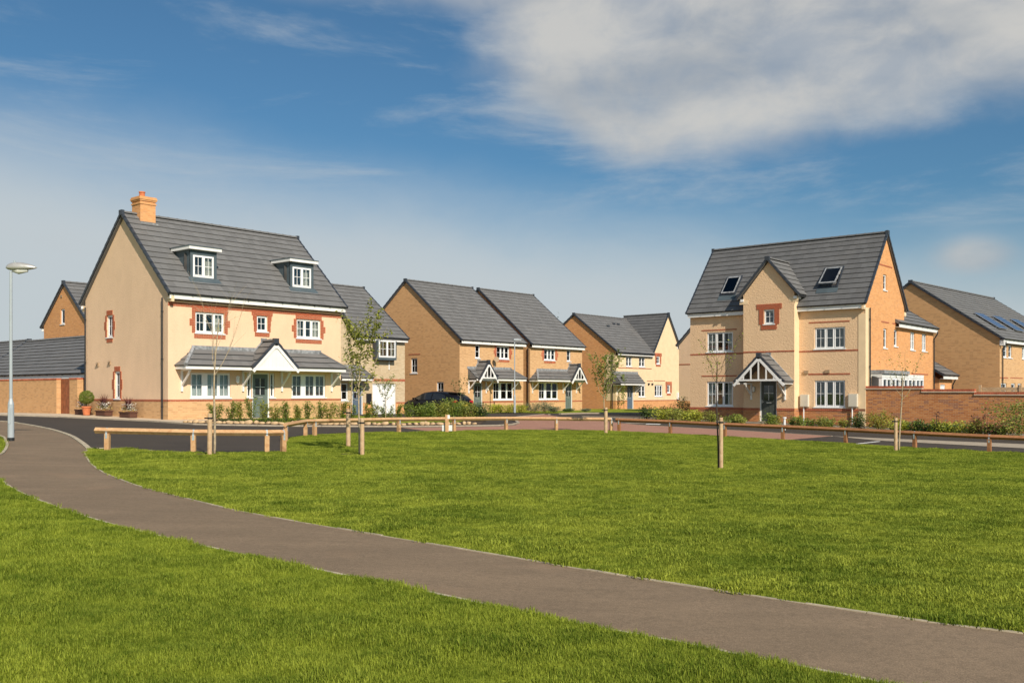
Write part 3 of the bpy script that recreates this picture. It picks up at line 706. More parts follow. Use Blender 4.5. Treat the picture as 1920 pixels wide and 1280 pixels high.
def lean_to(H, u0, u1, vo, ze, zt, hip, rows=3, m='roof_tile', v0=0., fh=.13, flash=.15, name='canopy', fas=True):
    "canopy along the front wall with hipped ends: hip=(left length, right length)"
    hl, hr = hip; body = MB(); A = (u0, v0 - vo, ze); B = (u1, v0 - vo, ze); C = (u1 - hr, v0, zt); D = (u0 + hl, v0, zt); z3 = Vector((0, 0, -.02))
    def q(*p): return [Vector(x) + z3 for x in p]
    body.face(q(A, B, C, D)); body.face(q((u0, v0, ze), A, D)); body.face(q(B, (u1, v0, ze), C)); body.face(q((u0, v0, ze), (u1, v0, ze), B, A))
    rf = H.add(body, name, m); A, B, C, D = (Vector(x) for x in (A, B, C, D)); nrm = (B - A).cross(D - A).normalized()
    for i in range(rows):
        t0, t1 = i / rows, min(1, (i + 1) / rows + .03); mb = MB()
        a, b, c, d = A.lerp(D, t0) + nrm * .062, B.lerp(C, t0) + nrm * .062, B.lerp(C, t1) + nrm * .006, A.lerp(D, t1) + nrm * .006
        n = max(1, int((b - a).length / .33)); off = (i % 2) * .5
        for k in range(n + (1 if off else 0)):
            x0, x1 = max(0, (k - off) / n), min(1, (k + 1 - off) / n); tt = R.random()
            e = [a.lerp(b, x0), a.lerp(b, x1), d.lerp(c, x1), d.lerp(c, x0)]; mb.face(e, t=tt); bb = [e[0] - nrm * .022, e[1] - nrm * .022]; mb.face([bb[0], bb[1], e[1], e[0]], t=tt); mb.face([bb[1], bb[0], bb[0].lerp(e[3], .25) - nrm * .04, bb[1].lerp(e[2], .25) - nrm * .04], t=tt)
        H.add(mb, 'tile_course', m, rf)
        for e0, e1, top, on_ in ((Vector((u0, v0, ze)), A, D, hl), (B, Vector((u1, v0, ze)), C, hr)):
            if on_ < .05: continue
            nn = (e1 - e0).cross(top - e0).normalized(); mb = MB(); a, b, c, d = e0.lerp(top, t0) + nn * .04, e1.lerp(top, t0) + nn * .04, e1.lerp(top, t1) + nn * .006, e0.lerp(top, t1) + nn * .006
            mb.face([a, b, c, d]); mb.face([a - nn * .05, b - nn * .05, b, a]); H.add(mb, 'tile_course', m, rf)
    for p, t, on_ in ((A, D, hl), (B, C, hr)):
        if on_ > .05: mb = MB(); mb.tube([p + Vector((0, 0, .04)), t + Vector((0, 0, .04))], .09 if p is A else .06, 6); H.add(mb, 'hip_tile', 'roof_tile_dark' if p is B else 'lead_flashing', rf)
    fa = MB(); y = v0 - vo + .03; fa.box(u0 + .03, u1 - .03, y, y + .02, ze - fh - .02, ze - .022)
    if hl > .05 or fas: fa.box(u0 + .03, u0 + .05, y + .02, v0 - .0, ze - fh - .02, ze - .022)
    if hr > .05 or fas: fa.box(u1 - .05, u1 - .03, y + .02, v0 - .0, ze - fh - .02, ze - .022)
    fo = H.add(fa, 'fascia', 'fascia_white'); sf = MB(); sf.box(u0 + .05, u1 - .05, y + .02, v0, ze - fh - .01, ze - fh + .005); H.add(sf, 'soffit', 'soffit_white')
    fl = MB(); fl.box(u0 + hl - .08, u1 - hr + .08, v0 - .035, v0, zt - .02, zt + flash); H.add(fl, 'flashing', 'lead_flashing')
    return rf

def bracket(H, u, v, zt, h=.95, out=.7, side=0, w=.085):
    "white gallows bracket on the front wall below a canopy: upright, top arm and curved brace"
    mb = MB(); mb.box(u - w / 2, u + w / 2, v - .07, v, zt - h, zt); mb.box(u - w / 2, u + w / 2, v - out, v - .07, zt - .08, zt)
    P = [Vector((u, v - .06, zt - h * .72)), Vector((u, v - out * .42, zt - h * .48)), Vector((u, v - out * .72, zt - h * .26)), Vector((u, v - out * .95, zt - .05))]
    for a, b in zip(P, P[1:]): mb.bar(a, b + (b - a).normalized() * .02, w * .8, .075, up=Vector((1, 0, 0)))
    return H.add(mb, 'bracket', 'fascia_white')

def porch_gable(H, uc, hw, vf, vb, ze, za, rows=4, m='roof_tile', struts=5, panel=False, flash=True):
    "small gabled porch roof, ridge running back to the wall, truss or panel on its front"
    gable_roof(H, (uc, vf, math.pi / 2), 0, vb - vf, -hw, hw, ze, za, rows, m, verge=(1, 0), fas=(0, 0), name='porch_roof', thick=.07)
    sl = (za - ze) / hw; fr = MB(); v = vf - .03; y0, y1 = v - .035, v
    def quad(p, q, w):
        d = (q - p).normalized(); n = Vector((-d.z, 0, d.x)) * w; fr.obox(Vector((p.x, y0, p.z)), q - p, n, Vector((0, y1 - y0, 0)))
    dz = .13 * math.hypot(1, sl); top = Vector((uc, 0, za - .11 - dz)); L = Vector((uc - hw + .05, 0, ze - .07 - dz)); Rr = Vector((uc + hw - .05, 0, ze - .07 - dz))
    quad(L, top + Vector((0, 0, .0)), .13); quad(top, Rr, .13)
    fr.obox(Vector((uc - .07, y0 + .002, za - .36)), Vector((.14, 0, 0)), Vector((0, .03, 0)), Vector((0, 0, .14)))
    H.add(fr, 'bargeboard', 'fascia_white')
    zc = ze + .06 if not panel else ze - .1
    if panel:
        pn = MB(); pts = [(uc - hw + .18, ze - .08), (uc + hw - .18, ze - .08), (uc, za - .28)]; pn.face([(x, v + .01, z) for x, z in pts]); pn.face([(x, v + .05, z) for x, z in pts[::-1]])
        H.add(pn, 'gable_panel', 'fascia_white')
        gr = MB()
        for k in range(-4, 5):
            x = uc + k * .2; zt = za - .38 - abs(k * .2) * sl
            if zt > ze: gr.box(x - .005, x + .005, v + .004, v + .012, ze - .06, zt)
        H.add(gr, 'panel_joint', 'soffit_white')
        cb = MB(); cb.box(uc - hw + .1, uc + hw - .1, y0 + .004, v + .02, ze - .15, ze - .05); H.add(cb, 'fascia', 'fascia_white')
    else:
        wz = hw - (zc - ze) / sl; cb = MB(); cb.box(uc - wz + .08, uc + wz - .08, y0 + .004, v, zc - .02, zc + .07); H.add(cb, 'collar', 'fascia_white')
        for k in range(struts):
            x = uc + (k - (struts - 1) / 2) * (2 * wz / (struts + 1)) * .95; zt = za - .26 - abs(x - uc) * sl
            if zt > zc + .1: s_ = MB(); s_.box(x - .038, x + .038, y0 + .008, v - .003, zc + .07, zt + .03); H.add(s_, 'strut', 'fascia_white')
    for sx in (-1, 1):      # side fascias
        mb = MB(); x = uc + sx * (hw - .05); mb.box(min(x, x - sx * .02), max(x, x - sx * .02), v, vb, ze - .13, ze - .03); H.add(mb, 'fascia', 'fascia_white')
    if flash:
        mb = MB()
        mb.bar((uc - hw + .1, vb - .02, ze + .12), (uc, vb - .02, za + .10), .04, .12, up=Vector((0, 1, 0))); mb.bar((uc, vb - .02, za + .10), (uc + hw - .1, vb - .02, ze + .12), .04, .12, up=Vector((0, 1, 0)))
        mb.box(uc - .15, uc + .15, vb - .04, vb, za - .05, za + .15)
        H.add(mb, 'flashing', 'lead_flashing')

# ------------------------------------------------------------------ left house: cream render, dormers, long canopy
def house_left():
    L, W, ze, zr, zb = 9.19, 7.46, 5.758, 9.60, .38
    H = House(-14.453, 40.4, .856, zb, 'large cream rendered house with two dormer windows, a brick chimney and a long front canopy')
    FR, GL, BK, GR = ((0, 0), (1, 0)), ((0, W), (0, -1)), ((L, W), (-1, 0)), ((L, 0), (0, 1))
    tp = 5.5; pl = 1.28
    wins = [(1.27, 2.68, 4.17, 5.08), (4.36, 4.93, 4.37, 5.10), (6.55, 7.95, 4.17, 5.08)]
    lower = [(1.05, 3.0, 1.36, 2.46), (6.28, 8.26, 1.36, 2.46)]
    dr = [(4.12, 5.05, .45, 2.5)]; sd = [(3.84, 4.10, 1.36, 2.5), (5.07, 5.33, 1.36, 2.5)]
    bands = [(pl, 'buff_brick', 'plinth'), (99, 'cream_render', 'wall')]
    wall(H, *FR, [(0, zb - .3), (L, zb - .3), (L, tp), (0, tp)], bands, wins + lower + dr + sd)
    gz = [(0, zb - .3), (W, zb - .3), (W, 5.95), (W / 2, zr - .12), (0, 5.95)]; gw = [(W - 5.35, W - 4.78, 4.10, 5.12), (W - 4.62, W - 4.10, 1.32, 2.56)]
    wall(H, *GL, gz, bands, gw); wall(H, *GR, gz, bands); wall(H, *BK, [(0, zb - .3), (L, zb - .3), (L, tp), (0, tp)], bands)
    for o, d, a, b in ((*FR, 0, 4.12), (*FR, 5.05, L), (*GL, 0, W), (*GR, 0, W)): course(H, o, d, a - .012, b + .012, pl - .05, pl + .03)
    course(H, *FR, 0, L, 5.26, 5.42)
    surround(H, *FR, *wins[0], head=4, foot=3, ext=(.17, .28, .17), headext=.17, footext=.06)
    surround(H, *FR, *wins[1], head=4, foot=3, ext=(.16, .18, .22), headext=.28, footext=.11)
    surround(H, *FR, *wins[2], head=4, foot=3, ext=(.17, .28, .17), headext=.06, footext=.06)
    surround(H, *GL, *gw[0], head=3, foot=3, ext=(.12, .22, .12), headext=0, footext=0)
    surround(H, *GL, *gw[1], head=3, foot=0, ext=(.12, .22, .12), headext=0)
    window(H, *FR, *wins[0], [(1, 2, 2), (.9, 1, 2), (1, 2, 2)], dress='right'); window(H, *FR, *wins[1], [(1, 2, 2)]); window(H, *FR, *wins[2], [(1, 2, 2), (.8, 1, 2), (1, 2, 2)], dress='curtains')
    window(H, *FR, *lower[0], [(1, 2, 2), (1, 2, 2), (.9, 2, 2)], dress='closed', thick=(0,)); window(H, *FR, *lower[1], [(1, 2, 2), (1, 2, 2), (1, 2, 2)], dress='blind', thick=(0,))
    for s_ in sd: window(H, *FR, *s_, [(1, 1, 2)], small=True)
    window(H, *GL, *gw[0], [(1, 2, 2)]); window(H, *GL, *gw[1], [(1, 2, 2)])
    door(H, *FR, *dr[0], 'door_sage')
    gable_roof(H, (0, 0, 0), -.13, L + .13, -.34, W + .34, ze, zr, 14, fh=.19)
    downpipe(H, 0, .35, zb, 5.6, (-1, 0)); downpipe(H, 0, W - .12, zb, 5.6, (-1, 0))
    for (a, b) in ((.0, -.30), (W, W + .30)):       # boxed eaves at the gable corners
        mb = MB(); mb.box(-.005, .12, min(a, b), max(a, b), 5.42, 5.66); H.add(mb, 'box_end', 'cream_smooth')
    # canopy with panelled gable
    lean_to(H, .30, 8.85, .88, 2.74, 3.48, (.87, .95), 3)
    porch_gable(H, 4.72, 1.22, -.95, 0, 2.74, 3.93, 4, panel=True)
    for u in (.62, 3.62, 5.70, 8.60): bracket(H, u, 0, 2.60, .95, .72)
    # wall light by the door
    mb = MB(); mb.tube([(3.3, -.10, 2.02), (3.3, -.10, 2.06), (3.3, -.10, 2.30), (3.3, -.10, 2.36)], [.03, .07, .085, .02], 8); mb.box(3.27, 3.33, -.08, 0, 2.1, 2.18); H.add(mb, 'wall_light', 'marker_white')
    for v, z in ((6.2, 2.90), (5.05, 2.95)):
        mb = MB(); mb.box(-.05, 0, v - .07, v + .07, z - .09, z + .09); mb.face([(-.05, v - .09, z + .09), (-.05, v + .09, z + .09), (-.11, v + .09, z - .0), (-.11, v - .09, z - .0)]); H.add(mb, 'wall_vent', 'vent_beige')
    # dormers
    sl = (zr - ze) / (W / 2 + .34)
    for u0, u1, wz0 in ((1.33, 2.62, 6.62), (6.56, 7.92, 6.62)):
        vf = .5; zf = ze + sl * (vf + .34); zt = 7.82; vb = (zt - ze) / sl - .34
        mb = MB(); w0, w1 = u0 + .13, u1 - .14; hz0, hz1 = 6.64, 7.60
        for q in ((u0, w0, zf, zt), (w1, u1, zf, zt), (w0, w1, zf, hz0), (w0, w1, hz1, zt)): wbox(mb, (0, vf), (1, 0), *q, 0, .08)
        for x in (u0, u1): mb.face([(x, vf, zf - .02), (x, vf, zt), (x, vb, zt)] if x == u1 else [(x, vb, zt), (x, vf, zt), (x, vf, zf - .02)])
        dm = H.add(mb, 'dormer', 'dormer_lead')
        ap = MB(); ap.bar((u0 - .12, vf - .02, zf - .03), (u1 + .12, vf - .02, zf - .03), .22, .03, up=Vector((0, -sl, 1)).normalized())
        ap.face([(u0 - .15, vf - .30, zf - .30 * sl + .06), (u1 + .15, vf - .30, zf - .30 * sl + .06), (u1 + .1, vf + .02, zf + .09), (u0 - .1, vf + .02, zf + .09)]); H.add(ap, 'apron', 'dormer_lead', dm)
        rt = MB(); rt.box(u0 - .17, u1 + .17, vf - .2, vb + .1, zt + .13, zt + .17); H.add(rt, 'dormer_roof', 'dormer_lead', dm)
        ft = MB(); ft.box(u0 - .15, u1 + .15, vf - .18, vb, zt, zt + .13); H.add(ft, 'fascia', 'fascia_white', dm)
        window(H, (0, vf), (1, 0), w0, w1, hz0, hz1, [(1, 2, 2), (1, 2, 2)], dep=.01, sill=False, dress='right', room=.3)
    # chimney
    mb = MB(); mb.box(.55, 1.28, 3.35, 4.1, 9.0, 10.28); c = H.add(mb, 'chimney', 'orange_brick')
    for i, (g, za, zc) in enumerate(((.03, 10.05, 10.12), (.035, 10.20, 10.40), (.06, 10.26, 10.34))):
        mb = MB(); mb.box(.55 - g, 1.28 + g, 3.35 - g, 4.1 + g, za, zc); H.add(mb, 'chimney_band', 'orange_brick', c)
    mb = MB(); mb.tube([(.82, 3.7, 10.38), (.82, 3.7, 10.6), (.82, 3.7, 10.61), (.82, 3.7, 10.66)], [.13, .12, .145, .14], 12); H.add(mb, 'chimney_pot', 'terracotta', c)
    mb = MB(); mb.box(.5, 1.33, 3.2, 3.36, 9.0, 9.2); H.add(mb, 'flashing', 'lead_flashing', c)
    return H

# ------------------------------------------------------------------ right house: roughcast render, central projecting bay, rooflights
def house_right():
    L, W, ze, zr, zb = 9.996, 5.906, 6.09, 10.04, -.02
    H = House(10.193, 55, -.699, zb, 'cream roughcast house with central gabled bay, timbered porch and two roof windows')
    FR, GL, BK, GR = ((0, 0), (1, 0)), ((0, W), (0, -1)), ((L, W), (-1, 0)), ((L, 0), (0, 1)); tp = 5.86; pl = .78
    bands = [(pl, 'brown_brick', 'plinth'), (99, 'cream_roughcast', 'wall')]
    fw = [(1.05, 2.68, 3.86, 4.98), (1.05, 2.68, .84, 2.22), (7.34, 8.96, 3.86, 4.98), (7.34, 8.96, .84, 2.24)]
    wall(H, *FR, [(0, -.4), (L, -.4), (L, tp), (0, tp)], bands, fw)
    LT = [(1, 2, 2), (.75, 1, 2), (1, 2, 2)]
    for i, h in enumerate(fw): window(H, *FR, *h, LT, dress=('grey', 'grey', 'blind', 'blind')[i])
    for a, b in ((0, 3.6), (6.5, L)):
        course(H, *FR, a, b, 3.72, 3.80, 'red_coursed'); course(H, *FR, a - .01, b + .01, pl - .13, pl + .0, 'red_coursed', .02)
    for h in ((.73, 2.9, 5.07, 5.14), (.73, 2.9, 2.50, 2.57), (7.04, 9.2, 5.22, 5.29), (7.02, 9.22, 2.52, 2.60)): course(H, *FR, *h, 'red_coursed', .012, 'header_course')
    gz = [(0, -.4), (W, -.4), (W, 6.30), (W / 2, zr - .13), (0, 6.30)]
    wall(H, *GL, gz, [(pl, 'brown_brick', 'plinth'), (99, 'cream_roughcast', 'wall')])
    slit = (2.58, 3.12, 6.98, 7.82); gws = [slit, (2.62, 3.16, 3.93, 4.98), (4.26, 4.82, 4.08, 5.0)]
    wall(H, *GR, gz, [(99, 'orange_brick', 'wall')], gws)
    for g in gws: window(H, *GR, *g, [(1, 1, 2)], small=True, dress='cream_closed')
    q = MB(); q.box(L, L + .02, -.02, .68, -.4, 5.9); q.box(L - .35, L + .0, -.02, 0, -.4, 5.6); H.add(q, 'quoin_render', 'cream_smooth')
    for a, b, z in ((2.3, 3.5, 5.28), (4.0, 5.05, 5.28), (1.75, 3.95, 8.25)): course(H, *GR, a, b, z, z + .07, name='header_course')
    downpipe(H, L + .02, .42, -.1, 5.9, (1, 0))
    gable_roof(H, (0, 0, 0), -.1, L + .1, -.293, W + .293, ze, zr, 14, 'roof_tile_dark')
    for (a, b) in ((0, -.26), (W, W + .26)):
        mb = MB(); mb.box(L - .1, L + .015, min(a, b), max(a, b), 5.80, 6.04); H.add(mb, 'box_end', 'cream_smooth')
    # central bay
    b0, b1, bv = 3.6, 6.5, -.6; bw = (4.79, 5.39, 5.24, 6.04); bd = (4.55, 5.53, .05, 2.26)
    bands2 = [(pl, 'brown_brick', 'plinth'), (99, 'cream_roughcast', 'wall')]
    wall(H, (0, bv), (1, 0), [(b0, -.4), (b1, -.4), (b1, 6.86), (5.05, 8.56), (b0, 6.86)], bands2, [bw, bd])
    wall(H, (b1, bv), (0, 1), [(0, -.4), (1.6, -.4), (1.6, 6.9), (0, 6.9)], [(pl, 'brown_brick', 'plinth'), (99, 'cream_smooth', 'wall')])
    wall(H, (b0, bv + 1.6), (0, -1), [(0, -.4), (1.6, -.4), (1.6, 6.9), (0, 6.9)], bands2)
    surround(H, (0, bv), (1, 0), *bw, head=4, foot=4, ext=(.28, .28, .28), headext=.42, footext=.16)
    window(H, (0, bv), (1, 0), *bw, [(1, 2, 2)], room=.35); door(H, (0, bv), (1, 0), *bd, 'door_charcoal')
    for a, b in ((b0, bd[0]), (bd[1], b1)): course(H, (0, bv), (1, 0), a - .01, b + .01, pl - .13, pl, 'red_coursed', .02)
    course(H, (0, bv), (1, 0), b0, b1, 3.74, 3.82)
    gable_roof(H, (5.05, bv, math.pi / 2), -.14, 2.75, -1.78, 1.78, 6.72, 8.74, 7, 'roof_tile', verge=(1, 0), fas=(0, 0), thick=.08)
    for sx in (-1, 1):
        mb = MB(); x = 5.05 + sx * 1.6; mb.box(min(x, x - sx * .18), max(x, x - sx * .18), bv - .05, bv + .5, 6.52, 6.66); H.add(mb, 'fascia', 'fascia_white')
        mb = MB(); mb.box(5.05 + sx * 1.42 - .25, 5.05 + sx * 1.42 + .25, bv - .012, bv, 6.38, 6.60); H.add(mb, 'kneeler', 'cream_smooth')
        mb = MB(); x = 5.05 + sx * 1.74; mb.tube([(x, bv - .1, 6.66), (x, .3, 6.66)], .05, 8); H.add(mb, 'gutter', 'gutter_black')
    # porch
    porch_gable(H, 5.05, 1.42, -1.75, bv, 2.17, 3.58, 5, struts=5)
    for u in (4.08, 6.0): bracket(H, u, bv, 2.12, .9, .85)
    mb = MB(); mb.tube([(4.25, bv - .1, 1.62), (4.25, bv - .1, 1.66), (4.25, bv - .1, 1.9), (4.25, bv - .1, 1.95)], [.03, .08, .09, .02], 8); H.add(mb, 'wall_light', 'letterplate')
    # roof windows
    sl = (zr - ze) / (W / 2 + .293); nl = math.hypot(1, sl)
    for u0, u1, v0, v1, opn in ((1.72, 2.52, .52, 1.36, .03), (7.42, 8.32, .54, 1.40, .20)):
        p = lambda u, v, h: Vector((u, v - h * sl / nl, ze + (v + .293) * sl + h / nl)); fr = MB(); f_ = .075
        for a, b, c, d_ in ((u0 - f_, u1 + f_, v0 - .05, v0), (u0 - f_, u1 + f_, v1, v1 + .05), (u0 - f_, u0, v0, v1), (u1, u1 + f_, v0, v1)):
            o_ = p(a, c, 0.0); fr.obox(o_, p(b, c, 0) - o_, p(a, d_, 0) - o_, (p(a, c, .10) - o_))
        k = H.add(fr, 'roof_window', 'verge_slate')
        top = p(u0, v1, .1); bot = p(u0, v0, .1 + opn); w_ = Vector((u1 - u0, 0, 0)); nn = w_.cross(top - bot).normalized() * .04; s_ = MB(); dd = top - bot; fwid = .07
        for a, b, c, e in ((0, 1, 0, fwid), (0, 1, 1 - fwid, 1), (0, fwid, fwid, 1 - fwid), (1 - fwid, 1, fwid, 1 - fwid)): s_.obox(bot + w_ * a + dd * c, w_ * (b - a), dd * (e - c), nn)
        H.add(s_, 'sash', 'lead_flashing', k); g = MB(); g.obox(bot + w_ * fwid + dd * fwid + nn * .4, w_ * (1 - 2 * fwid), dd * (1 - 2 * fwid), nn * .3); H.add(g, 'pane', 'window_glass', k)
        rc = MB(); q0, q1, q2, q3 = p(u0, v0, .03), p(u1, v0, .03), p(u1, v1, .03), p(u0, v1, .03); rc.face([q0, q1, q2, q3]); H.add(rc, 'shade_backing', 'room_shade', k)  # flat sheet under the glass, coloured dark as the unlit room
        bl = MB(); bl.obox(p(u0 + .05, v0 + .55, .06), Vector((u1 - u0 - .1, 0, 0)), p(u0, v1 - .02, .06) - p(u0, v0 + .55, .06), nn * .2); H.add(bl, 'blind', 'curtain_cream', k)
        ap = MB(); ap.obox(p(u0 - .12, v0 - .28, .045), Vector((u1 - u0 + .24, 0, 0)), p(u0, v0 - .05, .05) - p(u0, v0 - .28, .045), nn * .25); H.add(ap, 'apron', 'dormer_lead', k)
    # meter boxes on pipes, air vents
    for u0, u1, z0, z1 in ((6.62, 7.06, .86, 1.50), (9.18, 9.64, .88, 1.54)):
        mb = MB(); mb.box(u0, u1, -.18, 0, z0, z1); mb.box(u0 + .03, u1 - .03, -.19, -.18, z0 + .03, z1 - .03); k = H.add(mb, 'meter_box', 'meter_box')
        mb = MB(); mb.tube([((u0 + u1) / 2 - .05, -.09, -.1), ((u0 + u1) / 2 - .05, -.09, z0)], .035, 8); H.add(mb, 'meter_pipe', 'marker_white', k)
    for u, z in ((6.9, 2.68), (8.05, 2.70)): mb = MB(); mb.box(u - .12, u + .12, -.07, 0, z - .08, z + .08); H.add(mb, 'wall_vent', 'vent_beige')
    # rear wing along the right side
    W1, W2 = W, 11.15; wt = 5.15; gws = [(6.9 - W1, 7.85 - W1, 3.98, 4.98), (8.97 - W1, 10.0 - W1, 3.98, 4.98), (7.6 - W1, 9.5 - W1, .1, 2.3)]
    gws = [(1.05, 1.85, 3.98, 5.0), (3.1, 3.95, 3.98, 5.0), (1.55, 3.5, .1, 2.30)]
    wall(H, (L, W1), (0, 1), [(0, -.4), (W2 - W1, -.4), (W2 - W1, wt), (0, wt)], [(99, 'orange_brick', 'wall')], gws)
    wall(H, (L, W2), (-1, 0), [(0, -.4), (5, -.4), (5, wt), (2.5, 7.0), (0, wt)], [(99, 'orange_brick', 'wall')])
    for g in gws[:2]: window(H, (L, W1), (0, 1), *g, [(1, 1, 2), (1, 1, 2)], dress='cream_closed')
    window(H, (L, W1), (0, 1), *gws[2], [(1, 1, 1), (1, 1, 1), (1, 1, 1), (1, 1, 1)]); course(H, (L, W1), (0, 1), 1.2, 4.2, 2.62, 2.69, name='header_course')
    gable_roof(H, (L - 2.5, W1 - 1.5, math.pi / 2), 0, W2 - W1 + 1.6, -2.8, 2.8, 5.36, 7.2, 7, 'roof_tile', verge=(0, 1), fas=(1, 0), gut=(1, 0))
    downpipe(H, L, W2 - .1, -.1, 5.2, (1, 0), .2)
    # flat roofed garden bay behind the wall
    bu = L + .62; mb = MB(); mb.box(L, bu, .62, 7.3, 2.36, 2.56); k = H.add(mb, 'bay_fascia', 'curtain_grey')
    mb = MB(); mb.bar((L + .35, .6, 2.66), (L + .35, 4.6, 2.66), .74, .18); H.add(mb, 'bay_roof', 'lead_flashing', k)
    for i in range(5):
        v0 = .7 + i * 1.32; window(H, (bu, 0), (0, 1), v0, v0 + 1.26, .5, 2.35, [(1, 1, 1), (1, 1, 1)], dep=.0, sill=False, dress='grey', room=.4)
    for v_ in (.65, 7.24): mb = MB(); mb.box(L, bu, v_, v_ + .05, 0, 2.36); H.add(mb, 'bay_side', 'upvc_white', k)
    return H

# ------------------------------------------------------------------ the pair of buff brick houses with timbered porches
def house_pair(X, Y, yaw, L, W, zb, label, mirror, group):
    H = House(X, Y, yaw, zb, label, group=group); ze, zr = 5.26, 9.83; tp = 5.0; pl = .98
    FR, GL, BK, GR = ((0, 0), (1, 0)), ((0, W), (0, -1)), ((L, W), (-1, 0)), ((L, 0), (0, 1))
    if not mirror: w1, w2, dr, bw = (1.62, 2.14, 4.03, 5.0), (3.92, 5.36, 4.05, 5.0), (1.45, 2.4, .22, 2.32), (3.55, 5.85, 1.06, 2.36); gc, c0, c1, hp = 1.98, .85, 6.4, (.0, .9)
    else: w1, w2, dr, bw = (4.56, 5.08, 4.08, 5.0), (1.68, 3.10, 4.10, 5.0), (4.38, 5.3, .22, 2.38), (1.05, 3.45, 1.06, 2.40); gc, c0, c1, hp = 4.95, -.1, 5.8, (.95, .0)
    wall(H, *FR, [(0, -.3), (L, -.3), (L, tp), (0, tp)], [(99, 'buff_brick', 'wall')], [w1, w2, dr, bw])
    gz = [(0, -.3), (W, -.3), (W, 5.38), (W / 2, zr - .12), (0, 5.38)]; gw = [] if mirror else [(W - 4.88, W - 4.2, 3.0, 4.10), (W - 2.25, W - 1.55, 1.25, 2.36)]
    wall(H, *GL, gz, [(99, 'tan_brick', 'wall')], gw); wall(H, *GR, gz, [(99, 'buff_brick', 'wall')]); wall(H, *BK, [(0, -.3), (L, -.3), (L, tp), (0, tp)], [(99, 'tan_brick', 'wall')])
    for g in gw: window(H, *GL, *g, [(1, 2, 2)])
    if gw: course(H, *GL, W - 5.1, W - 3.9, 4.34, 4.41, name='header_course')
    window(H, *FR, *w1, [(1, 1, 2)], small=True); window(H, *FR, *w2, [(1, 1, 2), (.8, 1, 2), (1, 1, 2)], dress='cream_closed'); window(H, *FR, *bw, [(1, 2, 2), (1, 1, 2), (1, 1, 2)], dress='cream_closed', thick=(0,))
    surround(H, *FR, *w2, head=0, foot=3, ext=(.22, .33, .22), footext=0, single=False)
    door(H, *FR, *dr, 'door_sage')
    for a, b in ((0, dr[0]), (dr[1], L)): course(H, *FR, a, b, .88, .98)
    gable_roof(H, (0, 0, 0), -.1, L + .1, -.32, W + .32, ze, zr, 17)
    lean_to(H, c0, c1, .85, 2.6, 3.30, hp, 3, fas=False); porch_gable(H, gc, .98, -.95, 0, 2.55, 3.80, 4, struts=4)
    for u in ((.9, 2.75, 5.65) if not mirror else (.25, 4.05, 5.8)): bracket(H, u, 0, 2.46, .9, .7)
    downpipe(H, L if not mirror else 0, .15, zb, 5.0, (1, 0) if not mirror else (-1, 0))
    mb = MB(); u = 2.85 if not mirror else 4.15; mb.tube([(u, -.1, 1.75), (u, -.1, 1.8), (u, -.1, 2.02), (u, -.1, 2.08)], [.03, .07, .08, .02], 8); H.add(mb, 'wall_light', 'marker_white')
    if not mirror:
        mb = MB(); mb.tube([(3.62, -.06, 3.2), (3.62, -.06, 3.8), (3.62, -.14, 3.95)], .018, 6); k = H.add(mb, 'satellite_dish', 'lamp_grey')
        mb = MB(); c = Vector((3.55, -.3, 3.98)); ax = Vector((-.5, -.8, .35)).normalized(); mb.tube([c, c + ax * .03, c + ax * .06, c + ax * .09], [.05, .13, .18, .205], 14); H.add(mb, 'dish', 'vent_beige', k)
        mb = MB(); mb.tube([(3.62, -.05, zb), (3.62, -.05, .95)], .03, 6); H.add(mb, 'meter_pipe', 'gutter_black')
    return H

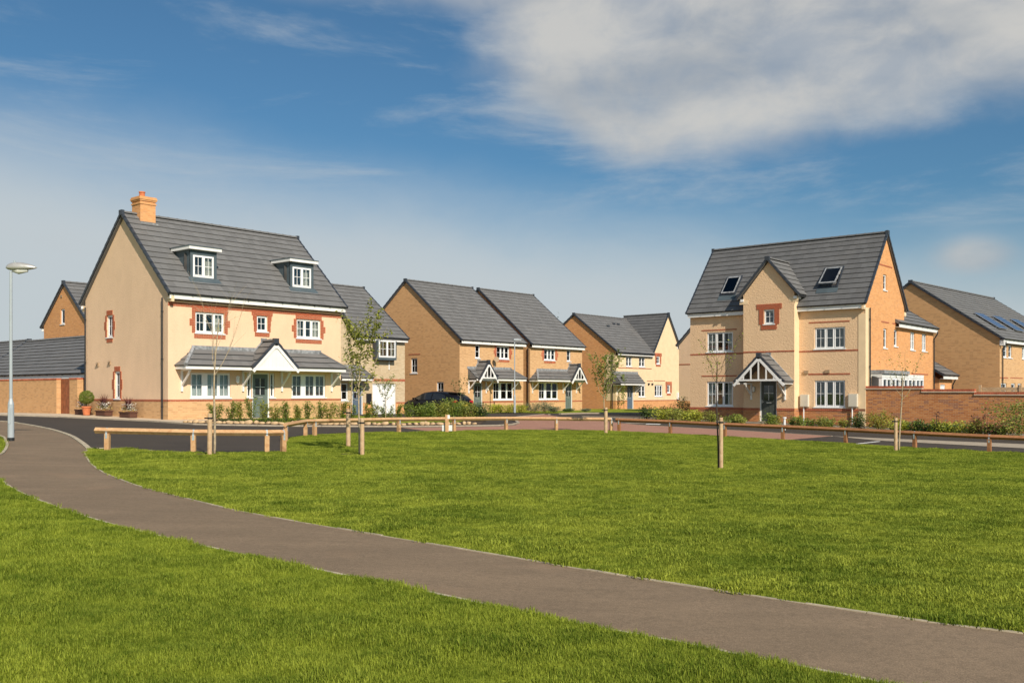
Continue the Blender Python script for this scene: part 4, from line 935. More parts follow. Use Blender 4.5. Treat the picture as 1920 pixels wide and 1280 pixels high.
# ------------------------------------------------------------------ orange and cream house in the middle distance with cross gable
def house_cross():
    H = House(8.96, 83, .860, .08, 'orange brick and cream rendered house with cross gable and small side-door canopy'); L, W, ze, zr = 11.05, 8.94, 5.08, 8.62; tp = 4.85; pl = .9
    FR, GL, BK, GR = ((0, 0), (1, 0)), ((0, W), (0, -1)), ((L, W), (-1, 0)), ((L, 0), (0, 1))
    bands = [(pl, 'orange_brick', 'plinth'), (99, 'cream_smooth', 'wall')]
    h = [(1.57, 2.5, 3.88, 4.75), (3.62, 4.62, 3.88, 4.78), (1.75, 2.75, .15, 2.25), (3.55, 4.65, 1.2, 2.26)]
    wall(H, *FR, [(0, -.4), (5.8, -.4), (5.8, tp), (0, tp)], bands, h)
    h2 = [(6.5, 7.1, 4.2, 4.93), (6.2, 7.55, 1.24, 2.3), (8.35, 8.88, 1.56, 2.32)]
    wall(H, *FR, [(5.8, -.4), (L, -.4), (L, tp), (8.42, 8.75), (5.8, tp)], bands, h2)
    gz = [(0, -.4), (W, -.4), (W, 5.18), (W / 2, zr - .12), (0, 5.18)]
    wall(H, *GL, gz, [(99, 'orange_brick', 'wall')]); wall(H, *GR, [(0, -.4), (W, -.4), (W, tp), (0, tp)], [(99, 'cream_smooth', 'wall')]); wall(H, *BK, [(0, -.4), (L, -.4), (L, tp), (0, tp)], [(99, 'orange_brick', 'wall')])
    for k, q in enumerate(h[:2] + [h[3]]): window(H, *FR, *q, [(1, 1, 2), (1, 1, 2)], dress='curtains')
    window(H, *FR, *h2[0], [(1, 2, 2)]); window(H, *FR, *h2[1], [(1, 1, 2), (.8, 1, 2), (1, 1, 2)]); window(H, *FR, *h2[2], [(1, 2, 2)])
    surround(H, *FR, *h2[0], head=4, foot=3, ext=(.22, .22, .22), headext=.3, footext=.12, single=False); surround(H, *FR, *h2[2], head=4, foot=3, ext=(.28, .28, .28), headext=.3, footext=.1, single=False)
    course(H, *FR, .0, 5.7, 3.72, 3.79); course(H, *FR, 0, 1.75, pl - .05, pl + .03); course(H, *FR, 2.75, L, pl - .05, pl + .03); course(H, *FR, 4.9, 5.9, 2.62, 2.68); course(H, *FR, 6.1, 8.0, 2.66, 2.72)
    door(H, *FR, *h[2], 'door_blue')
    q = MB(); q.box(-.02, .0, 0, 1.0, .9, 4.9); q.box(-.02, .35, -.02, 0, .9, 4.8); H.add(q, 'quoin_render', 'cream_smooth')
    gable_roof(H, (0, 0, 0), -.1, L - 2.2, -.32, W + .32, ze, zr, 14, verge=(1, 0), fas=(0, 0), cut=(-.1, 5.76))
    fa = MB(); fa.box(0, 5.72, -.26, -.24, ze - .24, ze - .03); H.add(fa, 'fascia', 'fascia_white'); g = MB(); g.tube([(-.05, -.33, ze - .04), (5.75, -.33, ze - .04)], .055, 8); H.add(g, 'gutter', 'gutter_black')
    gable_roof(H, (8.42, 0, math.pi / 2), -.12, W / 2 + .4, -2.72, 2.72, 5.0, 8.92, 14, 'roof_tile_dark', verge=(1, 0), fas=(0, 0))
    lean_to(H, -.45, 3.35, .85, 2.4, 3.3, (0, 0), 4, fas=False)
    for u in (.1, 3.0): bracket(H, u, 0, 2.26, .85, .7)
    for u in (5.15, 5.75): mb = MB(); mb.box(u - .1, u + .1, -.1, 0, 2.3, 2.45); H.add(mb, 'wall_vent', 'gutter_black')
    mb = MB(); mb.box(10.0, 10.5, -.15, 0, .98, 1.6); H.add(mb, 'meter_box', 'upvc_white'); downpipe(H, -.02, .3, 0, 4.95, (-1, 0))
    for a, b in ((3.0, 7.6), (4.5, 7.9), (5.2, 7.9)):
        sl = (zr - ze) / (W / 2 + .32); v = (b - ze) / sl - .32; mb = MB(); mb.box(a, a + .35, v - .12, v + .12, b - .02, b + .12); H.add(mb, 'roof_vent', 'verge_slate')
    return H

# ------------------------------------------------------------------ stone fronted house with garage, half hidden behind the left house
def house_stone():
    H = House(-10.04, 61, .85, .15, 'pale stone fronted house with white garage door and boxed oriel window', cat='house'); L, W, ze, zr = 4.36, 8.85, 5.17, 8.9; tp = 4.9
    FR, GR = ((0, 0), (1, 0)), ((L, 0), (0, 1)); U0 = -4.9
    h = [(1.55, 3.55, .17, 2.18), (-.12, .75, .17, 2.3), (-1.0, -.45, 1.1, 2.2)]
    bands = [(.95, 'orange_brick', 'plinth'), (99, 'stone_brick', 'wall')]
    wall(H, *FR, [(U0, -.3), (L, -.3), (L, tp), (U0, tp)], bands, h)
    wall(H, (0, -.01), (1, 0), [(U0, tp - .01), (0, tp - .01), (U0 / 2, 8.3)], [(99, 'stone_brick', 'wall')])
    wall(H, *GR, [(0, -.3), (W, -.3), (W, 5.28), (W / 2, zr - .12), (0, 5.28)], [(99, 'stone_brick', 'wall')]); wall(H, (U0, W), (0, -1), [(0, -.3), (W, -.3), (W, tp), (0, tp)], [(99, 'tan_brick', 'wall')]); wall(H, (L, W), (-1, 0), [(0, -.3), (L - U0, -.3), (L - U0, tp), (0, tp)], [(99, 'tan_brick', 'wall')])
    door(H, *FR, *h[0], 'upvc_white', garage=True); door(H, *FR, *h[1], 'door_blue'); window(H, *FR, *h[2], [(1, 1, 2)])
    course(H, *FR, 1.0, L, 2.34, 2.50, 'red_coursed'); course(H, *FR, 3.6, L, .9, .98)
    gable_roof(H, (0, 0, 0), -3.2, L + .1, -.32, W + .32, ze, zr, 14, verge=(0, 1), fas=(0, 0), cut=(.02, L + .1)); fa = MB(); fa.box(.05, L + .04, -.26, -.24, ze - .24, ze - .03); H.add(fa, 'fascia', 'fascia_white'); g = MB(); g.tube([(.05, -.33, ze - .0), (L + .08, -.33, ze - .0)], .045, 8); H.add(g, 'gutter', 'gutter_black'); gable_roof(H, (U0 / 2, 0, math.pi / 2), -.14, W / 2, -2.7, 2.7, 4.95, 8.5, 12, verge=(1, 0), fas=(0, 0))
    lean_to(H, -1.6, .95, .85, 2.5, 3.2, (0, .4), 3, fas=False)
    # oriel window in a lead box
    mb = MB(); a, b, z0, z1 = 1.62, 3.25, 3.72, 4.98; mb.box(a, b, -.42, 0, z0, z0 + .16); mb.box(a, a + .1, -.42, 0, z0 + .16, z1); mb.box(b - .1, b, -.42, 0, z0 + .16, z1); H.add(mb, 'oriel', 'dormer_lead')
    window(H, (0, -.42), (1, 0), a + .1, b - .1, z0 + .16, z1, [(1, 2, 2), (1, 2, 2)], dep=-.01, sill=False, dress='curtains', room=.28)
    mb = MB(); mb.box(2.9, 2.98, -.05, 0, 3.1, 3.7); H.add(mb, 'wall_bracket', 'fascia_white'); mb = MB(); mb.box(1.02, 1.4, -.1, 0, .9, 1.55); H.add(mb, 'meter_box', 'gutter_black')
    mb = MB(); mb.tube([(.98, -.1, 1.9), (.98, -.1, 2.15)], .08, 8); H.add(mb, 'wall_light', 'marker_white')
    return H

# ------------------------------------------------------------------ big buff brick house on the right edge with solar panels
def house_solar():
    H = House(30.43, 60, .800, .0, 'wide buff brick house with solar panels on its roof at the right edge'); L, W, ze, zr = 16., 11., 4.93, 8.95; tp = 4.65
    FR, GL, BK, GR = ((0, 0), (1, 0)), ((0, W), (0, -1)), ((L, W), (-1, 0)), ((L, 0), (0, 1))
    h = [(.6, 1.42, 3.80, 4.65), (1.65, 2.36, 3.80, 4.62), (4.4, 5.4, 3.8, 4.62), (.2, 1.35, .1, 2.2), (2.2, 3.05, .9, 2.2), (3.5, 4.3, 1.0, 2.2)]
    wall(H, *FR, [(0, -.6), (L, -.6), (L, tp), (0, tp)], [(99, 'buff_brick', 'wall')], h)
    gz = [(0, -.6), (W, -.6), (W, 5.0), (W / 2, zr - .12), (0, 5.0)]
    wall(H, *GL, gz, [(99, 'tan_brick', 'wall')]); wall(H, *GR, gz, [(99, 'buff_brick', 'wall')]); wall(H, *BK, [(0, -.6), (L, -.6), (L, tp), (0, tp)], [(99, 'tan_brick', 'wall')])
    for q in h: window(H, *FR, *q, [(1, 1, 2)] if q[1] - q[0] < .9 else [(1, 1, 2), (1, 1, 2)], dress='curtains')
    course(H, *FR, .0, 1.6, 2.5, 2.57, name='header_course'); course(H, *FR, 2.0, 4.5, 2.52, 2.58, name='header_course')
    gable_roof(H, (0, 0, 0), -.1, L + .1, -.3, W + .3, ze, zr, 18)
    mb = MB(); mb.box(-.02, .12, -.28, 0, 4.55, 4.88); H.add(mb, 'box_end', 'fascia_white'); downpipe(H, .35, 0, 0, 4.8, (0, -1), .18)
    sl = (zr - ze) / (W / 2 + .3); nl = math.hypot(1, sl); p = lambda u, v, k: Vector((u, v - k * sl / nl, ze + (v + .3) * sl + k / nl))
    for u0 in (2.0, 5.5, 9.3):
        fr = MB(); o_ = p(u0, .72, .12); a = Vector((1.75, 0, 0)); b = p(u0, 2.3, .12) - o_; n = a.cross(b).normalized() * .04; fr.obox(o_, a, b, n); k = H.add(fr, 'solar_panel', 'solar_frame')
        c = MB(); c.obox(o_ + a * .02 + b * .02 + n, a * .96, b * .96, n * .1); H.add(c, 'solar_cells', 'solar_cell', k)
        for t in (.1, .9): r = MB(); r.obox(o_ + b * t - n * 3, a, b * .02, n * 2.6); H.add(r, 'mounting_rail', 'solar_frame', k)
    return H

def simple_gable_house(X, Y, yaw, L, W, zb, ze, zr, label, m, rows=12, win=None, cat='house', name='house', tm='roof_tile', fas=(1, 1), plinth=None):
    H = House(X, Y, yaw, zb, label, name, cat); tp = ze - .22
    FR, GL, BK, GR = ((0, 0), (1, 0)), ((0, W), (0, -1)), ((L, W), (-1, 0)), ((L, 0), (0, 1)); t2 = ze + .3 * (zr - ze) / (W / 2 + .3) - .13; g = [(0, zb - .4), (W, zb - .4), (W, t2), (W / 2, zr - .12), (0, t2)]
    bands = ([plinth] if plinth else []) + [(99, m, 'wall')]
    wall(H, *FR, [(0, zb - .4), (L, zb - .4), (L, tp), (0, tp)], bands); wall(H, *GL, g, bands, win or []); wall(H, *GR, g, bands); wall(H, *BK, [(0, zb - .4), (L, zb - .4), (L, tp), (0, tp)], bands)
    for q in win or []: window(H, *GL, *q, [(1, 1, 1)])
    gable_roof(H, (0, 0, 0), -.1, L + .1, -.3, W + .3, ze, zr, rows, tm, fas=fas)
    return H

HA = house_left(); HB = house_right()
house_pair(-3.65, 67, .872, 7.0, 10.7, .16, 'nearer buff brick house with timbered porch, satellite dish and blank brick gable', False, 'buff brick houses with timbered porches')
house_pair(1.37, 73, .858, 6.6, 10.55, .15, 'farther of the two buff brick houses with timbered porches, porch at its right end', True, 'buff brick houses with timbered porches')
house_cross(); house_stone(); house_solar()
h = simple_gable_house(-26.5, 60, .87, 8, 6.0, .3, 5.9, 8.70, 'orange brick gabled house rising behind the long low garage roof', 'orange_brick', 11, [(6 - 3.6, 6 - 3.02, 6.0, 7.0)])
mb = MB(); mb.box(-.04, 0, 3.35, 3.55, 7.75, 7.9); h.add(mb, 'wall_vent', 'vent_beige')
# cream house seen between the cross gabled house and the right house
hb = House(12.15, 70, -.699, .0, 'cream rendered house just showing behind the left corner of the roughcast house')
wall(hb, (0, 0), (1, 0), [(0, -.4), (8, -.4), (8, 5.0), (4, 9.1), (0, 5.0)], [(1.0, 'orange_brick', 'plinth'), (99, 'cream_render', 'wall')]); wall(hb, (0, 9), (0, -1), [(0, -.4), (9, -.4), (9, 5.0), (0, 5.0)], [(99, 'cream_render', 'wall')])
wall(hb, (8, 0), (0, 1), [(0, -.4), (9, -.4), (9, 5.0), (0, 5.0)], [(99, 'cream_render', 'wall')]); gable_roof(hb, (4, 0, math.pi / 2), -.1, 9, -4.2, 4.2, 5.0, 9.3, 13, verge=(1, 1)); course(hb, (0, 0), (1, 0), 0, 8, 3.6, 3.68)
# low garages
g1 = House(*[p for p in (HA.root.matrix_basis @ Vector((1.5, 24.3, 0)))][:2], .856 - math.pi / 2, .3, 'long low garage block with grey tiled roof behind the brick garden wall', 'garage_block', 'garage')
g1.zb = .3
wall(g1, (0, 0), (1, 0), [(0, 0), (14.4, 0), (14.4, 2.35), (0, 2.35)], [(99, 'tan_brick', 'wall')]); wall(g1, (14.4, 0), (0, 1), [(0, 0), (5.6, 0), (5.6, 2.35), (2.8, 4.6), (0, 2.35)], [(99, 'buff_brick', 'wall')])
gable_roof(g1, (0, 0, 0), -.1, 14.6, -.35, 6.0, 2.55, 4.75, 11, 'roof_tile', verge=(1, 1))
g3 = simple_gable_house(*[p for p in (HA.root.matrix_basis @ Vector((1.7, 40, 0)))][:2], .856 - math.pi / 2, 15.2, 5.7, .3, 2.6, 4.85, 'second grey roofed garage block farther left behind the garden wall', 'tan_brick', 11, cat='garage', name='garage_block')
g2 = House(*[p for p in (HB.root.matrix_basis @ Vector((10 - 4.2, 12.3, 0)))][:2], -.699, .0, 'small orange brick garage with grey roof between the right house and the solar panelled house', 'garage', 'garage')
wall(g2, (4.2, 0), (0, 1), [(0, -.4), (2.6, -.4), (2.6, 2.4), (0, 2.4)], [(99, 'orange_brick', 'wall')], [(.2, 1.2, .0, 2.1)]); door(g2, (4.2, 0), (0, 1), .2, 1.2, .0, 2.1, 'upvc_white', lights=False)
wall(g2, (0, 0), (1, 0), [(0, -.4), (4.2, -.4), (4.2, 2.4), (2.1, 3.8), (0, 2.4)], [(99, 'orange_brick', 'wall')]); wall(g2, (4.2, 2.6), (-1, 0), [(0, -.4), (4.2, -.4), (4.2, 2.4), (2.1, 3.8), (0, 2.4)], [(99, 'orange_brick', 'wall')])
gable_roof(g2, (2.1, 0, math.pi / 2), -.2, 2.9, -2.45, 2.45, 2.65, 4.1, 6, 'roof_tile', fas=(1, 0), gut=(1, 0)); downpipe(g2, 4.2, 2.5, 0, 2.5, (1, 0), .15)

# ------------------------------------------------------------------ garden walls, gate
def garden_wall_left():
    H = House(*[p for p in HA.root.location][:2], .856, .3, 'long buff brick garden wall with red coping running back from the cream house', 'garden_wall', 'wall')
    def seg(v0, v1, u1, top, nm='wall_section'):
        mb = MB(); mb.box(0, u1, v0, v1, -.1, top - .075); s_ = H.add(mb, nm, 'tan_brick')
        cp = MB(); v = v0 - .01
        while v < v1: e = min(v + .066, v1 + .012); cp.box(-.02, u1 + .02, v, e, top - .07, top + .01, 0, R.random()); v += .076
        c = tag(H.add(cp, 'coping', 'red_brick', s_), kind='stuff')
    seg(10.53, 27, .215, 2.30); seg(8.30, 9.12, .45, 2.30, 'pier')
    g = House(*[p for p in HA.root.location][:2], .856, .3, 'red-brown boarded timber gate between brick wall and pier', 'gate', 'gate')
    n = 7; L0, L1 = 9.14, 10.50; f = MB(); f.box(.24, .28, L0, L1, .55, .65); f.box(.24, .28, L0, L1, 1.75, 1.85); g.add(f, 'gate_frame', 'timber_gate')
    for i in range(n):
        mb = MB(); a = L0 + (L1 - L0) * i / n; mb.box(.21, .24, a + .006, a + (L1 - L0) / n - .006, .42, 2.28 + .0 * i); g.add(mb, 'board', 'timber_gate')
    mb = MB(); mb.box(.18, .21, L0 + .1, L0 + .2, 1.2, 1.24); g.add(mb, 'latch', 'gutter_black')
def garden_wall_right():
    H = House(*[p for p in HB.root.location][:2], -.699, -.3, 'brown brick garden wall with red coping stepping down towards the right edge', 'garden_wall', 'wall')
    for a, b, t in ((10.02, 12.74, 1.93), (12.74, 15.13, 1.77), (15.13, 21.5, 1.63)):
        mb = MB(); mb.box(a, b, .02, .235, -.8, t - .16); s_ = H.add(mb, 'wall_section', 'brown_brick')
        mb = MB(); mb.box(a - .03, b + .0, -.03, .285, t - .16, t - .11); H.add(mb, 'creasing', 'paving_pale', s_)
        cp = MB(); u = a - .03
        while u < b: e = min(u + .066, b + .0); cp.box(u, e, -.012, .262, t - .11, t, 0, R.random()); u += .076
        tag(H.add(cp, 'coping', 'red_brick', s_), kind='stuff')
    # timber fence panels of the back gardens behind it
    f = House(*[p for p in HB.root.location][:2], -.699, -.3, 'low timber garden fence seen above the stepped brick wall', 'garden_fence', 'fence')
    for k in range(3):
        q = 14.0 + k * 1.9; mb = MB(); mb.box(q - .06, q + .06, 5.4, 5.52, -.3, 2.0); f.add(mb, 'post', 'stake_timber')
        for j in range(6): mb = MB(); mb.box(q + .06, q + 1.84, 5.44, 5.46, .75 + j * .19, .925 + j * .19); f.add(mb, 'board', 'stake_timber')
garden_wall_left(); garden_wall_right()

# ------------------------------------------------------------------ knee rail fences
def fence(posts, label, rail_over, wood, ends):
    P = [G(*p) for p in posts]; root = empty('knee_rail_fence', P[0], 0, label, 'fence', 'timber knee rail fences round the lawn'); o = P[0]; ht = .44
    for i, p in enumerate(P):
        d = (P[min(i + 1, len(P) - 1)] - P[max(0, i - 1)]); an = math.atan2(d.y, d.x); b = MB(); lean = Vector((R.uniform(-.008, .008), R.uniform(-.008, .008), 0))
        c, s_ = math.cos(an), math.sin(an); ax, ay = Vector((c, s_, 0)), Vector((-s_, c, 0)); w = .105
        base = p - o - ax * w / 2 - ay * w / 2 + Vector((0, 0, -.1)); b.obox(base, ax * w, ay * w, Vector((0, 0, ht + .1 - .035)) + lean)
        pm = b.build('post', wood, root); st = MB(); q = p - o + Vector((0, 0, ht - .14))
        for sy in (-1, 1): st.obox(q - ax * .022 + ay * (sy * (w / 2 + .004) - .003), ax * .044, ay * .006, Vector((0, 0, .14)))
        for r in (-1, 1):
            t = p - o + Vector((0, 0, ht + .045)); s0 = t + ay * r * (w / 2 + .008) - Vector((0, 0, .03)); tp = t + Vector((0, 0, .053)); st.bar(s0, tp, .044, .006, up=ax.cross(tp - s0).normalized())
        st.build('strap', 'galvanised', pm)
    Q = list(P)
    if ends[0]: Q[0] = P[0] + (P[0] - P[1]).normalized() * ends[0]
    if ends[1]: Q[-1] = P[-1] + (P[-1] - P[-2]).normalized() * ends[1]
    for a, b_ in zip(Q, Q[1:]):
        a1, b1 = a - o + Vector((0, 0, ht + .03)), b_ - o + Vector((0, 0, ht + .03)); g = (b1 - a1).normalized() * .003
        m = MB(); m.bar(a1 + g, b1 - g, .098, .098, roll=math.pi / 4); m.build('rail', wood, root)
fence([(201, 846), (363, 849.5), (500, 849.5), (531, 848.5)], 'short stretch of timber knee rail nearest the camera, beside the left tree', 0, 'rail_timber', (.28, .0))
fence([(536, 828), (573, 818.5), (590, 817.5), (748, 811.5), (851, 809.5), (949, 807.6), (1043, 807.6), (1146, 808.3)], 'long pale timber knee rail on the far lawn edge, before the black car', 0, 'rail_timber', (.1, .0))
fence([(1161, 809.3), (1257, 813.8), (1359, 820), (1468, 825.4), (1586, 832), (1715, 840.3), (1855, 848.5), (2010, 856), (2180, 865)], 'brown timber knee rail in front of the roughcast house, running out of frame right', 0, 'rail_timber_brown', (.15, 0))
def marker():
    p = G(838, 811); r = empty('marker_post', p, .1, 'timber post with white plates standing at the kerb by the middle rail', 'post')
    b = MB(); b.box(-.06, .06, -.06, .06, -.1, .64); b.build('post', 'rail_timber', r)
    b = MB(); b.box(-.17, .19, .062, .08, .06, .27); b.build('plate', 'curtain_grey', r); b = MB(); b.box(.02, .1, -.07, -.061, .50, .63); b.build('plate', 'marker_white', r)
    p = G(1471, 806); r = empty('bollard', p, 0, 'slim white pipe bollard near the right end of the roughcast house', 'bollard')
    b = MB(); b.tube([(0, 0, -.1), (0, 0, .52), (0, 0, .521), (0, 0, .58)], [.05, .05, .085, .085], 12); b.build('pipe', 'marker_white', r)
marker()

# ------------------------------------------------------------------ street lamps
def lamp(p, rz, label, h, shroud, head):
    r = empty('street_lamp', p, rz, label, 'street lamp', 'street lamps')
    b = MB(); b.tube([(0, 0, -.05), (0, 0, .09)], .085, 14); b.build('base_collar', 'gutter_black', r)
    b = MB(); b.tube([(0, 0, .05), (0, 0, shroud), (0, 0, shroud + .14), (0, 0, h)], [.078, .074, .040, .034], 14); b.build('column', 'lamp_grey', r, smooth=False)
    b = MB(); b.box(-.035, .035, -.082, -.074, .45, .85); b.build('access_door', 'lamp_grey', r)
    if head == 'drop':
        b = MB(); N_ = 16; rr = []
        for i in range(N_ + 1):
            t = i / N_; rr.append(float(np.interp(t, [0, .04, .15, .3, .5, .7, .85, .95, 1], [.03, .075, .115, .135, .128, .10, .065, .035, .006])))
        b.tube([(-.12 + .78 * i / N_, 0, h + .09 + .012 * math.sin(i / N_ * 3)) for i in range(N_ + 1)], rr, 16); hd = b.build('lamp_head', 'lamp_head_grey', r, smooth=True)
        me = hd.data
        for v in me.vertices:
            zc = h + .09
            if v.co.z < zc: v.co.z = zc - (zc - v.co.z) * .6
        b = MB(); b.tube([(.05, 0, h + .03), (.2, 0, h + .01), (.42, 0, h + .02)], [.05, .085, .04], 12); b.build('lens', 'lamp_lens', r, smooth=True)
        b = MB(); b.tube([(.09, 0, h + .18), (.09, 0, h + .27)], .025, 10); b.build('photocell', 'galvanised', r)
    else:
        b = MB(); b.box(-.1, .44, -.12, .12, h - .01, h + .07); b.box(-.06, .3, -.1, .1, h + .07, h + .10); b.build('lamp_head', 'lamp_grey', r)
        b = MB(); b.box(.05, .4, -.09, .09, h - .03, h - .011); b.build('lens', 'lamp_lens', r)
lamp(G(20.5, 826.5), .05, 'pale grey street lamp with teardrop head beside the path at the left edge', 4.36, .95, 'drop')
p = on(.18, 66); p.z = .14; lamp(p, .3, 'thin street lamp with flat head between the two buff brick houses', 5.05, 1.2, 'flat')

# ------------------------------------------------------------------ planting
def shrub(p, w, h, label, leafm='leaf_mid', n=420, ls=.095, lw=.05, stems=7, name='shrub', group='shrubs in the front garden beds', shape='loose', m2=None):
    r = empty(name, p, 0, label, 'shrub', group); rr = random.Random(int(p.x * 977 + p.y * 131)); st = MB(); lf = MB(); tips = []
    for k in range(stems):
        an = rr.uniform(0, 2 * math.pi); rad = w / 2 * math.sqrt(rr.random()) * (.95 if shape == 'loose' else 1); hh = h * rr.uniform(.72, 1.03) * (1 - .25 * (rad / (w / 2)) ** 2 if shape != 'round' else math.sqrt(max(.1, 1 - (rad / (w / 2 + .01)) ** 2)))
        tip = Vector((math.cos(an) * rad, math.sin(an) * rad, hh)); b0 = Vector((tip.x * .18, tip.y * .18, -.03)); mid = b0.lerp(tip, .5) + Vector((rr.uniform(-.04, .04) * w, rr.uniform(-.04, .04) * w, -.02)); st.tube([b0, mid, tip], [.010, .007, .003], 4, cap=False); tips.append((b0, mid, tip))
    n = int(n * 1.45)
    for i in range(n):
        b0, mid, tip = rr.choice(tips); t = rr.uniform(.12, 1.03) ** .8; q = (b0.lerp(mid, t * 2) if t < .5 else mid.lerp(tip, t * 2 - 1))
        sp = w * (.13 if shape == 'loose' else .17) * (1.15 - .55 * t); q = q + Vector((rr.gauss(0, sp), rr.gauss(0, sp), rr.gauss(0, .04 * h)))
        if q.z < .02: q.z = rr.uniform(.02, .12)
        dn = shape != 'loose'; d = Vector((rr.gauss(0, 1) + q.x / w * 2, rr.gauss(0, 1) + q.y / w * 2, rr.uniform(-.2, .9 if dn else 1.3))); lf.leaf(q, d, Vector((rr.gauss(0, .6) + q.x / w, rr.gauss(0, .6) + q.y / w - (.5 if dn else 0), 1)), ls * rr.uniform(.6, 1.25), lw * (1.35 if dn else 1.1) * rr.uniform(.7, 1.2), 1 if (m2 and rr.random() < .35) else 0)
    st.build('stem', 'bark_dark', r, uv=False); f = lf.build('foliage', [leafm, m2] if m2 else leafm, r, uv=False); f['kind'] = 'stuff'
    return r
LAB = ['beside the left birch stake', 'second along, slim and upright', 'bushy one before the left bay window', 'tallest, just left of the front door', 'in front of the sage front door', 'just right of the front door', 'between door and right bay window',
       'slim one under the right bay window', 'upright one under the middle of the right bay', 'bushy one at the right bay corner', 'at the right end of the bay window', 'behind the middle tree stake', 'just right of the middle stake']
def planting():
    row = [(406, 751, .62), (432, 754, .42), (451, 751, .55), (472, 744, .55), (492, 752, .5), (515, 757, .48), (537, 753, .55), (557, 754, .5), (578, 750, .45), (600, 752, .55), (619, 749, .5), (642, 748, .6), (658, 752, .5)]
    for (x, t, w), l in zip(row, LAB):
        p = G(x + R.uniform(-2, 2), 790.5 + R.uniform(-1, 1), .03); D = p.y; shrub(p, w, (790 - t) / F_PX * D, 'young laurel shrub ' + l, ('leaf_mid', 'leaf_olive')[R.random() < .45], int(420 * w / .5), .09, .036, 6)
    for x, t, w, l in ((687, 757, .45, 'left of the white garage door'), (702, 752, .5, 'at the left edge of the white garage door'), (725, 755, .55, 'under the small tree at the garage'), (747, 757, .42, 'slim one at the right side of the garage door'), (766, 752, .6, 'at the nose of the black car'), (785, 757, .5, 'in front of the black car wheel')):
        p = G(x, 789.5, .03); shrub(p, w, (789 - t) / F_PX * p.y, 'young laurel shrub ' + l, R.choice(('leaf_mid', 'leaf_olive')), int(400 * w / .5), .09, .036, 6)
    for x, t, w, l, m in ((802, 752, .9, 'leftmost bush of the hedge hiding the car', 'leaf_mid'), (826, 748, 1.0, 'bush in the hedge below the car door', 'leaf_olive'), (850, 745, 1.05, 'bush in the hedge under the thin curved tree', 'leaf_mid'), (875, 749, 1.1, 'broad bush in the hedge by the tail light', 'leaf_olive'), (898, 754, .9, 'dark bush at the right end of the hedge', 'leaf_dark')):
        p = G(x, 790, .02); shrub(p, w, (790 - t) / F_PX * p.y, l, m, 1300, .085, .035, 16, shape='dense')
    # low ground plants in the bed
    for x, l in zip(range(424, 665, 20), LAB):
        p = G(x + R.uniform(-5, 5), 792.5, .03); shrub(p, .5, .16, 'low dark ground plant near the laurel ' + l, 'leaf_dark', 120, .06, .03, 6, 'ground_plant', 'low plants between the laurels')
    # in front of the two buff houses
    for x, y, w, h, m, l in ((922, 774, .9, .62, 'leaf_yellow', 'leftmost yellow-green bush under the timber porch house bay'), (938, 774, .9, .6, 'leaf_yellow', 'second yellow-green bush under the bay window'), (954, 774.5, .95, .62, 'leaf_yellow', 'yellow-green bush just left of the thin street lamp'), (975, 774, .9, .6, 'leaf_yellow', 'yellow-green bush just right of the thin street lamp'),
                             (1000, 773.5, 1.1, .72, 'leaf_silver', 'silvery bush left of its neighbour below the farther bay'), (1020, 773, 1.2, .80, 'leaf_silver', 'tallest silvery lavender bush below the farther bay'), (1040, 773.5, .9, .5, 'leaf_silver', 'small silvery bush right of the tall one'), (1066, 772.5, .9, .25, 'leaf_dark', 'low dark tuft at the farther sage door'), (1098, 772, .6, .22, 'leaf_silver', 'tiny grey tuft at the orange gable wall')):
        p = G(x, y, .03); shrub(p, w, h, l, m, 520, .11, .035, 12, shape='dense')
    # bed left of the roughcast house
    for x, y, t, w, m, l in ((1214, 786, 760, .95, 'leaf_dark', 'rounded dark conifer at the left end of the junction bed'), (1238, 790, 764, 1.15, 'leaf_yellow', 'bright yellow-green bush next to the dark conifer'), (1252, 787, 756, .9, 'leaf_rust', 'rusty leaved bush behind the bright one'), (1262, 792, 766, .9, 'leaf_olive', 'olive bush in the middle of the junction bed'), (1277, 784, 744, 1.0, 'leaf_dark', 'tall dark bush before the far cream wall'),
                             (1286, 792, 768, .9, 'leaf_yellow', 'yellow-green bush in front of the tall dark one'), (1308, 794, 766, 1.0, 'leaf_yellow', 'yellow-green bush at the left corner of the roughcast house'), (1330, 795, 771, .9, 'leaf_olive', 'bush under the left ground floor window'), (1370, 798, 775, .9, 'leaf_mid', 'bush right of the left ground floor window'), (1386, 799, 779, .6, 'leaf_olive', 'small bush left of the charcoal door'),
                             (1440, 801, 773, .6, 'leaf_mid', 'upright bush at the charcoal door'), (1456, 801, 776, .6, 'leaf_olive', 'bush right of the charcoal door'), (1486, 802, 782, .4, 'leaf_mid', 'little bush right of the white bollard'), (1499, 803, 781, .6, 'leaf_mid', 'bush at the foot of the bay corner'), (1518, 803, 784, .5, 'leaf_mid', 'bush below the left meter box'), (1542, 804, 782, .6, 'leaf_olive', 'bush below the right window, left half'), (1557, 804, 783, .55, 'leaf_mid', 'bush below the right window, right half'), (1583, 805, 785, .5, 'leaf_olive', 'thin bush beside the right meter box')):
        p = G(x, y, .03); shrub(p, w, (y - t) / F_PX * p.y, l, m, int(560 * w), .095, .04, 10, shape='dense')
